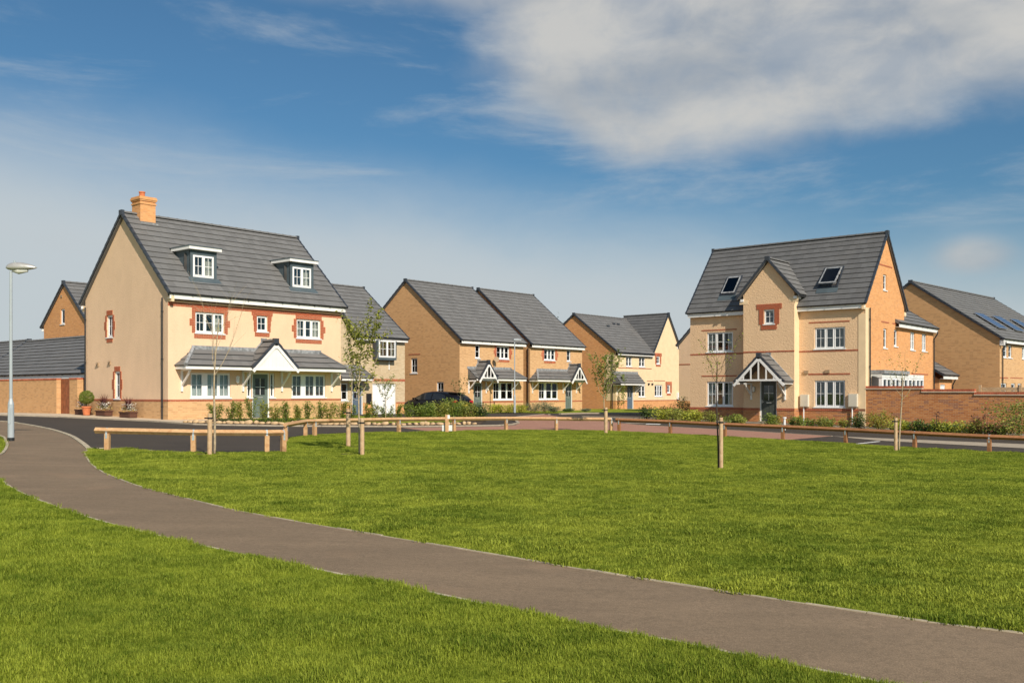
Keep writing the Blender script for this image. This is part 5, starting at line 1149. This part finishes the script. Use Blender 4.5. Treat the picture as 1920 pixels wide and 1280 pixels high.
    # bed in front of the stepped wall
    for x, y, t, w, m, l, m2 in ((1612, 806, 774, .85, 'leaf_dark', 'dark green bush at the left end of the brick wall', None), (1650, 808, 770, 1.5, 'leaf_olive', 'wide olive spreading bush near the left end of the wall', 'leaf_golden'), (1682, 811, 786, .8, 'leaf_yellow', 'yellow flecked bush behind the right tree stake', None), (1715, 812, 786, 1.0, 'leaf_dark', 'dark bush right of the stake tree at the wall', 'leaf_mid'), (1735, 813, 792, .9, 'leaf_dark', 'low dark bush below the wall step', None),
                                (1758, 815, 786, .9, 'leaf_yellow', 'yellow variegated bush with red shoots above', 'leaf_dark'), (1782, 816, 794, .9, 'leaf_mid', 'green bush in the middle of the wall bed', 'leaf_yellow'), (1812, 818, 790, 1.1, 'leaf_yellow', 'yellow variegated bush right of the middle of the wall', 'leaf_dark'), (1842, 820, 788, .9, 'leaf_olive', 'olive bush with rust shoots before the wall', 'leaf_rust'), (1866, 821, 795, .8, 'leaf_rust', 'rusty brown bush near the right edge', 'leaf_mid'), (1908, 824, 747, 2.3, 'leaf_mid', 'tallest green bush at the right edge of the wall bed', 'leaf_olive')):
        p = G(x, y, .03); shrub(p, w, (y - t) / F_PX * p.y, l, m, int(620 * w), .09, .045, 11, shape='dense', m2=m2)
    for x, y, t, l in ((1757, 815, 765, 'leftmost thin red shooted shrub at the brick wall, alone'), (1826, 818, 770, 'left one of three thin red shooted shrubs near the right edge'), (1848, 819, 764, 'right and tallest of three thin red shooted shrubs'), (1836, 818, 775, 'shortest red shooted shrub, between two taller ones')):
        p = G(x, y, .03); shrub(p, .35, (y - t) / F_PX * p.y, l, 'leaf_purple', 60, .09, .04, 4, group='thin red shooted shrubs at the wall')
    bed = [HB.root.matrix_basis @ Vector(q) for q in ((-6, -2.2, 0), (-6, -.3, 0), (0, 0, 0), (3.5, -.6, 0), (6.5, -.6, 0), (10, 0, 0), (22, 0, 0), (22, -2.1, 0), (10, -2.1, 0))]
    sheet('planting_bed', bed, 'soil', .02, 2); ribbon('kerb', [bed[0], bed[8], bed[7]], .12, 'concrete_kerb', -.03, .06)
    # row of rounded stones
    r = empty('stone_border', G(620, 797), 0, 'row of pale rounded stones edging the front garden bed', 'stone edging'); x = 348; k = 0; protos = []
    for q in range(5):
        b = MB(); rr = random.Random(q); n = 9
        b.tube([(-.15, 0, .05), (-.13, 0, .055), (-.06, 0, .06), (.03, 0, .06), (.11, 0, .055), (.145, 0, .05)], [.02, .06, .085 + rr.uniform(-.01, .02), .09 + rr.uniform(-.015, .015), .065, .015], n)
        for i, v in enumerate(b.v): b.v[i] = (v[0] * rr.uniform(.95, 1.05), v[1] * rr.uniform(.85, 1.2), max(-.02, v[2] * rr.uniform(.9, 1.1)))
        o = b.build('stone', 'cobble', r, smooth=True); protos.append(o)
    used = set()
    while x < 892:
        y = np.interp(x, [345, 400, 525, 754, 833, 900], [793.5, 795.2, 797.0, 798.3, 797.6, 796.8]); s_ = R.uniform(.55, 1.15); src = R.choice(protos); p = G(x, y, .03) - r.location
        if src.name not in used: o = src; used.add(src.name)
        else: o = src.copy(); col.objects.link(o)
        o.location = p; o.rotation_euler = (R.uniform(-.3, .3), R.uniform(-.15, .15), R.uniform(-.9, .9)); o.scale = (s_, R.uniform(.7, 1.15), R.uniform(.5, 1.1)); x += 12.0 * s_ + R.uniform(-1, 2.5); k += 1
    for o in protos:
        if o.name not in used: bpy.data.objects.remove(o)
planting()

# potted plants against the gable wall of the left house
def pots():
    HM = HA.root.matrix_basis
    def at(v, u=-.45): q = HM @ Vector((u, v, 0)); return on(q.x, q.y, .03)
    def trough(v, label, yellow):
        r = empty('planter_trough', at(v), .856, label, 'planter', 'planted troughs by the gable wall')
        b = MB(); b.box(-.17, .17, -.45, .45, .0, .22); b.box(-.20, .20, -.48, .48, .19, .24); t = b.build('trough', 'wicker', r)
        for sy in (-1, 1): b = MB(); b.box(-.19, .19, sy * .38 - .03, sy * .38 + .03, -.01, .23); b.build('trough_leg', 'wicker', r)
        c = MB(); rr = random.Random(int(v * 10))
        for i in range(80):
            an = rr.uniform(0, 6.28); el = rr.uniform(.1, 1.45); L = rr.uniform(.45, .75); d = Vector((math.cos(an) * math.cos(el), math.sin(an) * math.cos(el), math.sin(el))); p0 = Vector((0, 0, .34)); p1 = p0 + d * L * .6; p2 = p1 + (d + Vector((0, 0, -.35))).normalized() * L * .4; a = d.cross(Vector((0, 0, 1))).normalized() * .014
            c.face([p0 - a, p0 + a, p1 + a, p1 - a]); c.face([p1 - a, p1 + a, p2])
        f = c.build('foliage', 'leaf_purple', r, uv=False); f['kind'] = 'stuff'; c = MB()
        for i in range(230): c.leaf(Vector((rr.uniform(-.2, .12), rr.uniform(-.5, .3), rr.uniform(.28, .58))), Vector((rr.gauss(0, 1), rr.gauss(0, 1), .4)), Vector((0, 0, 1)), .06, .05)
        f = c.build('flowers', 'white_petal', r, uv=False); f['kind'] = 'stuff'
        c = MB()
        for i in range(110 if yellow else 30): c.leaf(Vector((rr.uniform(-.22, .15), rr.uniform(-.48, .48), rr.uniform(.22, .38))), Vector((rr.gauss(0, 1), rr.gauss(0, 1), .4)), Vector((0, 0, 1)), .05, .04)
        f = c.build('yellow_flowers', 'yellow_petal', r, uv=False); f['kind'] = 'stuff'; c = MB()
        for i in range(120): c.leaf(Vector((rr.uniform(-.18, .15), rr.uniform(-.46, .46), rr.uniform(.28, .42))), Vector((rr.gauss(0, 1), rr.gauss(0, 1), .6)), Vector((0, 0, 1)), .07, .03)
        f = c.build('greenery', 'leaf_mid', r, uv=False); f['kind'] = 'stuff'
    trough(6.75, 'wicker trough nearest the corner pier with purple spiky plant and white flowers', False); trough(4.7, 'wicker trough with trailing yellow flowers right of the terracotta pot', True); trough(2.5, 'wicker trough with purple spiky plant, nearest the drainpipe', False)
    r = empty('potted_topiary', at(5.75, -.75), 0, 'clipped green ball shrub in a terracotta pot between the troughs', 'potted plant')
    b = MB(); b.tube([(0, 0, 0), (0, 0, .33), (0, 0, .331), (0, 0, .40)], [.14, .19, .215, .215], 18); pt = b.build('pot', 'terracotta', r); b = MB(); b.tube([(0, 0, .36), (0, 0, .62)], .025, 6); b.build('trunk', 'bark_dark', r)
    c = MB(); rr = random.Random(3)
    for i in range(2600):
        d = Vector((rr.gauss(0, 1), rr.gauss(0, 1), rr.gauss(0, 1))).normalized(); q = Vector((0, 0, .80)) + Vector((d.x * .30, d.y * .30, d.z * .29)) * rr.uniform(.80, 1.03); c.leaf(q, d + Vector((rr.gauss(0, .8), rr.gauss(0, .8), rr.gauss(0, .8))), d, .05, .028)
    f = c.build('foliage', 'leaf_mid', r, uv=False); f['kind'] = 'stuff'
pots()

# ------------------------------------------------------------------ saplings and their stakes
def sapling(p, h, fork, spread, label, limbs, leaves, seed, lean=(0, 0), r0=.022, leafm='leaf_mid', ls=.055, twigs=4, bark='bark_young', crown0=None, start=0., group='young trees planted on the lawn', tw=.30):
    rr = random.Random(seed); r = empty('young_tree', p, 0, label, 'tree', group); lx, ly = lean; tr = MB()
    def ax(z): t = z / h; return Vector((lx * t + .03 * math.sin(z * 1.9 + seed), ly * t + .02 * math.sin(z * 1.4 + seed), z))
    zt = h * .82; tr.tube([ax(zt * i / 12) - (Vector((0, 0, .08)) if i == 0 else Vector((0, 0, 0))) for i in range(13)], [r0 * (1 - .72 * i / 12) for i in range(13)], 7); tr.build('trunk', bark, r, smooth=True, uv=False)
    lf = MB(); segs = []
    for k in range(limbs):
        z0 = fork + (zt - fork) * (k / max(1, limbs)) ** 1.1 * rr.uniform(.85, 1.); an = k * 2.4 + rr.uniform(-.5, .5); b0 = ax(z0); L = (h - z0) * rr.uniform(.72, 1.0); out = spread * rr.uniform(.6, 1.) * (1 - .45 * (z0 - fork) / max(.01, h - fork))
        P = [b0]; 
        for j in range(1, 6):
            t = j / 5; P.append(b0 + Vector((math.cos(an) * out * t ** .75 + rr.uniform(-.02, .02), math.sin(an) * out * t ** .75 + rr.uniform(-.02, .02), L * (t ** 1.15))) + (ax(z0 + L * t) - ax(z0) - Vector((0, 0, L * t))))
        rb = r0 * (.42 if leaves > 200 else .27) * (1 - .5 * k / limbs); b = MB(); b.tube(P, [rb * (1 - .15 * j) for j in range(6)], 5, cap=False)
        for j in range(twigs):
            t = rr.uniform(.25, .97); i0 = min(4, int(t * 5)); q = P[i0].lerp(P[i0 + 1], t * 5 - i0); a2 = an + rr.uniform(-1.6, 1.6); e = q + Vector((math.cos(a2) * tw * rr.uniform(.4, 1), math.sin(a2) * tw * rr.uniform(.4, 1), tw * rr.uniform(.3, 1.2))); m_ = q.lerp(e, .5) + Vector((0, 0, .02)); b.tube([q, m_, e], [rb * .35, rb * .25, .0015], 4, cap=False); segs.append((q, e))
        b.build('branch', bark, r, uv=False)
        for j in range(5): segs.append((P[j], P[j + 1]))
    segs.append((ax(zt * .85), ax(zt)))
    if leaves:
        cl = [(s_, rr.random()) for s_ in segs if (s_[0].z > (crown0 or 0))]
        for i in range(leaves):
            (a, b), _ = rr.choice(cl); q = a.lerp(b, rr.random()) + Vector((rr.gauss(0, .028), rr.gauss(0, .028), rr.gauss(0, .028))); lf.leaf(q, Vector((rr.gauss(0, 1), rr.gauss(0, 1), rr.uniform(-1.0, .5))), Vector((rr.gauss(0, .7), rr.gauss(0, .7), 1)), ls * rr.uniform(.6, 1.3), ls * .62 * rr.uniform(.7, 1.2))
        f = lf.build('foliage', leafm, r, uv=False); f['kind'] = 'stuff'
    return r
def stake(p, h, label, rad=.045, lean=(0, 0)):
    r = empty('tree_stake', p, 0, label, 'stake', 'round timber tree stakes'); b = MB(); b.tube([(0, 0, -.1), (lean[0] * .5, lean[1] * .5, h * .5), (lean[0], lean[1], h - .01), (lean[0], lean[1], h)], [rad, rad, rad * .98, rad * .85], 12); b.build('pole', 'stake_timber', r, smooth=False)
    b = MB(); z = h - .10; b.tube([(lean[0], lean[1], z - .018), (lean[0], lean[1], z + .018)], rad * 1.12, 12); b.box(lean[0] - rad * 2.3, lean[0], -.02 + lean[1], .02 + lean[1], z - .015, z + .015); b.build('tie', 'rubber_black', r)
    # bare soil ring at the foot
    return r
def soil_ring(p, rad):
    poly = []
    for k in range(14): a = 2 * math.pi * k / 14; q = rad * R.uniform(.75, 1.15); poly.append((p.x + math.cos(a) * q, p.y + math.sin(a) * q))
    sheet('soil_patch', poly, 'soil', .03, .3)
def trees():
    p = G(399, 853); stake(G(393, 855), .93, 'stake beside the bare leaning tree, leftmost of the lawn stakes', .052, (.01, 0)); sapling(p, 3.65, 1.75, .55, 'bare leaning sapling in front of the left bay window', 6, 26, 14, (.14, .0), .031, 'leaf_yellow', .04, 7, 'bark_pale', tw=.5); soil_ring(p, .38)
    p = G(653, 838.5); stake(p + Vector((0, 0, 0)), 1.0, 'stake with the slim half bare tree, middle of three left stakes', .058); sapling(p + Vector((-.0, .09, 0)), 3.4, 1.3, .32, 'slim sapling with sparse yellowing leaves between the two left stake trees', 5, 170, 5, (.1, 0), .02, 'leaf_yellow', .05, 3, 'bark_pale'); soil_ring(p, .3)
    p = G(671, 853); stake(G(679, 855), .86, 'pale stake leaning by the leafy tree, right of the pair', .05); sapling(p, 3.38, 1.3, .6, 'leafiest young tree on the lawn, before the stone house', 11, 1350, 8, (.12, 0), .024, 'leaf_olive', .085, 7, 'bark_pale', tw=.24); soil_ring(p, .35)
    p = G(1136, 813); stake(p, .98, 'dark stake in front of the orange gable wall', .065); sapling(p + Vector((-.04, .12, 0)), 3.05, 1.25, .68, 'round headed leafy sapling in front of the orange gable wall', 12, 1000, 21, (.02, 0), .026, 'leaf_mid', .095, 6, 'bark_pale', tw=.35)
    p = G(1352, 880.5); stake(p, 1.09, 'nearest stake, standing alone on the open lawn', .042); sapling(G(1345, 880), 2.75, 1.75, .52, 'nearly bare sapling on the open lawn before the roughcast house', 7, 130, 33, (.02, 0), .022, 'leaf_olive', .055, 5, 'bark_dark'); soil_ring(p, .13)
    p = G(1679.5, 846.5); stake(p, .98, 'stake at the right beside the fence, near the stepped wall', .05); sapling(G(1687, 845.5), 2.95, 1.5, .66, 'forked sapling with few leaves in front of the stepped brick wall', 7, 150, 42, (.08, 0), .03, 'leaf_olive', .06, 5, 'bark_pale'); soil_ring(p, .15)
    sapling(G(722, 790), 2.05, .95, .62, 'small leafy tree in front of the white garage door', 9, 420, 51, (0, 0), .02, 'leaf_mid', .085, 5, 'bark_pale', group='small trees in the garden bed')
    sapling(G(862, 789), 2.15, .95, .5, 'thin tree with drooping leafy twigs rising from the hedge', 4, 190, 63, (.05, 0), .016, 'leaf_dark', .09, 4, 'bark_pale', group='small trees in the garden bed')
    def big(x, y, w, h, seed, label):
        rr = random.Random(seed); r = empty('tree', on(x, y), 0, label, 'tree', 'tall trees beyond the roofs'); b = MB(); b.tube([(0, 0, -.2), (.1, 0, h * .4), (0, .1, h * .75)], [.28, .2, .08], 9); b.build('trunk', 'bark_dark', r, uv=False)
        for k in range(7):
            an = k * .9 + rr.random(); b = MB(); z = h * rr.uniform(.3, .55); b.tube([(0, 0, z), (math.cos(an) * w * .2, math.sin(an) * w * .2, z + h * .13), (math.cos(an) * w * .38, math.sin(an) * w * .38, z + h * .25)], [.1, .06, .02], 6); b.build('limb', 'bark_dark', r, uv=False)
        lf = MB(); cl = []
        for i in range(34): d = Vector((rr.gauss(0, 1), rr.gauss(0, 1), rr.gauss(0, 1))).normalized(); cl.append((Vector((d.x * w * .42, d.y * w * .42, h * .66 + d.z * h * .27)) * 1., rr.uniform(.5, 1.1)))
        for i in range(5200):
            c, s_ = rr.choice(cl); q = c + Vector((rr.gauss(0, .42), rr.gauss(0, .42), rr.gauss(0, .36))) * s_; lf.leaf(q, Vector((rr.gauss(0, 1), rr.gauss(0, 1), rr.gauss(0, 1))), Vector((rr.gauss(0, 1), rr.gauss(0, 1), 1)), rr.uniform(.14, .3), .16)
        f = lf.build('foliage', 'leaf_dark', r, uv=False); f['kind'] = 'stuff'
    big(4.3, 108, 5.0, 10.2, 1, 'tall dark tree showing above the farther porch house roof'); big(12.6, 112, 5.6, 10.1, 2, 'tall dark tree behind the ridge of the cross gabled house')
trees()
def climber():
    HE = [o for o in bpy.data.objects if o.type == 'EMPTY' and o.get('label', '').startswith('orange brick and cream')][0].matrix_basis
    r = empty('climbing_plant', (HE @ Vector((.15, -.75, 0))), .86, 'green climbing plant hanging at the left post of the small canopy', 'climbing plant'); r.location.z = .1; rr = random.Random(4); lf = MB(); st = MB()
    st.tube([(0, 0, 0), (.05, .1, 1.2), (-.05, .05, 2.3), (.0, .2, 3.1)], [.02, .015, .01, .005], 5); st.build('stem', 'bark_dark', r, uv=False)
    for i in range(420): z = rr.uniform(.5, 3.1); lf.leaf(Vector((rr.gauss(0, .13), rr.gauss(.1, .13), z)), Vector((rr.gauss(0, 1), rr.gauss(0, 1), -.4)), Vector((rr.gauss(0, 1), -1, .5)), .11, .07)
    f = lf.build('foliage', 'leaf_mid', r, uv=False); f['kind'] = 'stuff'
climber()

# ------------------------------------------------------------------ parked car
def car():
    an = math.atan2(.643, -.766); r = empty('parked_car', on(-4.45, 57.0), an, 'black hatchback parked on the drive behind the hedge, tail light showing', 'car')
    S = [(-2.2, .66, .46, .78, .80), (-2.12, .78, .32, .90, .98), (-1.85, .86, .24, .94, 1.22), (-1.45, .89, .2, .95, 1.37), (-.9, .90, .2, .95, 1.445), (-.1, .90, .2, .94, 1.46), (.5, .90, .2, .93, 1.40), (.9, .90, .2, .93, 1.22), (1.25, .89, .2, .92, 1.0), (1.6, .87, .22, .86, .92), (1.95, .80, .26, .74, .80), (2.12, .70, .32, .62, .66), (2.2, .55, .4, .52, .54)]
    def side(x, z):
        for a, b in zip(S, S[1:]):
            if a[0] <= x <= b[0]: t = (x - a[0]) / (b[0] - a[0]); hw = a[1] + (b[1] - a[1]) * t; zb = a[3] + (b[3] - a[3]) * t; return hw * .97 - max(0, z - zb) * .5
        return .5
    b = MB(); rings = []
    for x, hw, zs, zb, zr in S:
        tum = (zr - zb) * .5; half = [(hw * .86, zs), (hw * .96, zs + .06), (hw, (zs + zb) / 2 + .03), (hw * .97, zb), (max(.1, hw * .97 - tum * .95), zb + (zr - zb) * .86), (max(.05, hw * .97 - tum - .12), zr), (0, zr + .02)]
        ring = [(x, y, z) for y, z in half] + [(x, -y, z) for y, z in half[-2::-1]]; rings.append(len(b.v)); b.v += ring; n = len(ring)
    for a, c in zip(rings, rings[1:]):
        for j in range(n - 1): b.f.append((a + j, a + j + 1, c + j + 1, c + j)); b.m.append(0); b.t.append(.5)
        b.f.append((a + n - 1, a, c, c + n - 1)); b.m.append(0); b.t.append(.5)
    b.f.append(tuple(rings[0] + j for j in range(n))); b.f.append(tuple(rings[-1] + j for j in reversed(range(n)))); b.m += [0, 0]; b.t += [.5, .5]
    body = b.build('body', 'car_paint', r, smooth=True)
    for sy in (-1, 1):
        for pts in ([(-1.55, 1.0), (-1.35, 1.25), (-.95, 1.36), (-.38, 1.385), (-.38, .99)], [(-.32, .99), (-.32, 1.385), (.15, 1.385), (.55, 1.31), (1.02, 1.0)]):
            g = MB(); q = [(x, sy * (side(x, z) + .012), z) for x, z in pts]; g.face(q if sy < 0 else q[::-1]); g.build('window', 'car_glass', body)
        t = MB(); t.box(-2.17, -1.86, sy * .62 - .14 + .04 * sy, sy * .62 + .14 + .04 * sy, .80, .94); t.build('tail_light', 'tail_red', r)
        t = MB(); t.box(1.80, 2.02, sy * .62 - .12, sy * .62 + .12, .60, .74); t.build('headlight', 'lamp_lens', r)
        t = MB(); t.box(.82, .98, sy * .90 - .09 + .08 * sy, sy * .90 + .09 + .08 * sy, .98, 1.10); t.build('wing_mirror', 'car_paint', r)
        for x in (-1.35, 1.3):
            w = MB(); w.tube([(x, sy * .70, .32), (x, sy * .90, .32), (x, sy * .915, .32)], [.325, .325, .29], 22); wh = w.build('wheel', 'rubber_black', r)
            w = MB(); w.tube([(x, sy * .90, .32), (x, sy * .925, .32)], [.20, .20], 18); w.build('rim', 'alloy', wh)
    g = MB(); g.face([(-2.10, -.55, 1.02), (-1.62, -.50, 1.335), (-1.62, .50, 1.335), (-2.10, .55, 1.02)][::-1]); g.build('rear_window', 'car_glass', body)
    for v in g.v: pass
    g = MB(); g.face([(.66, -.56, 1.345), (1.2, -.64, 1.045), (1.2, .64, 1.045), (.66, .56, 1.345)]); g.build('windscreen', 'car_glass', body)
    g = MB(); g.box(-1.80, -1.45, -.55, .55, 1.37, 1.40); g.build('spoiler', 'car_paint', body); g = MB(); g.box(-2.23, -2.16, -.26, .26, .60, .72); g.build('number_plate', 'yellow_petal', r); g = MB(); g.box(-2.24, -2.1, -.72, .72, .30, .46); g.build('bumper', 'car_trim', r)
car()

# ------------------------------------------------------------------ grass
def grass():
    def tuft(nm, n, rad, h, w, seed, loc, bm_='grass_blade'):
        rr = random.Random(seed); b = MB()
        for i in range(n):
            a = rr.uniform(0, 6.283); q = rad * math.sqrt(rr.random()); p0 = Vector((math.cos(a) * q, math.sin(a) * q, 0)); L = h * rr.uniform(.55, 1.15); t = rr.uniform(0, 6.283); bend = rr.uniform(.1, .75); d = Vector((math.cos(t), math.sin(t), 0)); s_ = Vector((-d.y, d.x, 0)) * w * rr.uniform(.35, .6); p1 = p0 + d * L * bend * .35 + Vector((0, 0, L * .6)); p2 = p0 + d * L * bend + Vector((0, 0, L * (1 - .3 * bend))); tt = rr.random()
            b.face([p0 - s_, p0 + s_, p1 + s_ * .8, p1 - s_ * .8], t=tt); b.face([p1 - s_ * .8, p1 + s_ * .8, p2], t=tt)
        o = b.build(nm, bm_, uv=False, loc=loc); o['kind'] = 'stuff'; return o
    tf = [tuft('grass_tuft', 30, .06, .042, .0034, 1, on(-1.2, 6.2, .01), 'grass_blade_shaded'), tuft('grass_tuft', 30, .085, .038, .0055, 2, on(6.5, 14.5, .01))]
    def shrink(poly, d):
        poly = [Vector((q[0], q[1])) for q in poly]; A = sum(a.x * b.y - b.x * a.y for a, b in zip(poly, poly[1:] + poly[:1])); sg = 1 if A > 0 else -1; out = []
        for i in range(len(poly)):
            t = (poly[(i + 1) % len(poly)] - poly[i - 1]).normalized(); out.append(poly[i] + Vector((-t.y, t.x)) * d * sg)
        return out
    for poly, which, name in ((LAWN[1], 0, 'lawn_grass'), (LAWN[0], 1, 'lawn_grass'), (LAWN[2], 1, 'lawn_grass')):
        tmp = sheet('lawn_grass', shrink(poly, .045), 'lawn_ground', .012, .7, None); me = tmp.data; bpy.data.objects.remove(tmp); at = me.attributes.new('dens', 'FLOAT', 'POINT'); V = []
        for v in me.vertices:
            x, y = v.co.x, v.co.y; D = math.hypot(x, y); vis = 1. if (y > 3.5 and abs(x) < .60 * y + 1.2) else 0.
            V.append(vis * (1700 * min(1, (6.2 / max(D, 6.2)) ** 1.5) if which == 0 else 680 * min(1., (11 / max(D, 11)) ** 1.0)))
        at.data.foreach_set('value', V)
        g = bpy.data.objects.new(name, me); col.objects.link(g); g['kind'] = 'stuff'; me.materials.clear(); me.materials.append(mat['grass_blade'])
        ng = bpy.data.node_groups.new('grass_scatter', 'GeometryNodeTree'); ng.interface.new_socket('Geometry', in_out='INPUT', socket_type='NodeSocketGeometry'); ng.interface.new_socket('Geometry', in_out='OUTPUT', socket_type='NodeSocketGeometry')
        n = ng.nodes; L = ng.links.new; gi = n.new('NodeGroupInput'); go = n.new('NodeGroupOutput'); dp = n.new('GeometryNodeDistributePointsOnFaces'); na = n.new('GeometryNodeInputNamedAttribute'); na.data_type = 'FLOAT'; na.inputs[0].default_value = 'dens'
        ip = n.new('GeometryNodeInstanceOnPoints'); oi = n.new('GeometryNodeObjectInfo'); oi.inputs[0].default_value = tf[which]; oi.inputs['As Instance'].default_value = True
        rz = n.new('FunctionNodeRandomValue'); rz.data_type = 'FLOAT_VECTOR'; rz.inputs[0].default_value = (-.12, -.12, 0); rz.inputs[1].default_value = (.12, .12, 6.283); rs = n.new('FunctionNodeRandomValue'); rs.data_type = 'FLOAT'; rs.inputs[2].default_value = .6; rs.inputs[3].default_value = 1.35
        ps = n.new('GeometryNodeInputPosition'); nz = n.new('ShaderNodeTexNoise'); nz.inputs['Scale'].default_value = 1.6; nz.inputs['Detail'].default_value = 3; L(ps.outputs[0], nz.inputs['Vector']); mr = n.new('ShaderNodeMapRange'); mr.inputs[1].default_value = .35; mr.inputs[2].default_value = .65; mr.inputs[3].default_value = .55; mr.inputs[4].default_value = 1.35; L(nz.outputs[0], mr.inputs[0])
        mu = n.new('ShaderNodeMath'); mu.operation = 'MULTIPLY'; L(rs.outputs[1], mu.inputs[0]); L(mr.outputs[0], mu.inputs[1])
        L(gi.outputs[0], dp.inputs[0]); L(na.outputs[0], dp.inputs['Density']); L(dp.outputs[0], ip.inputs['Points']); L(oi.outputs['Geometry'], ip.inputs['Instance']); L(rz.outputs[0], ip.inputs['Rotation']); L(mu.outputs[0], ip.inputs['Scale']); L(ip.outputs[0], go.inputs[0])
        md = g.modifiers.new('grass_scatter', 'NODES'); md.node_group = ng
grass()
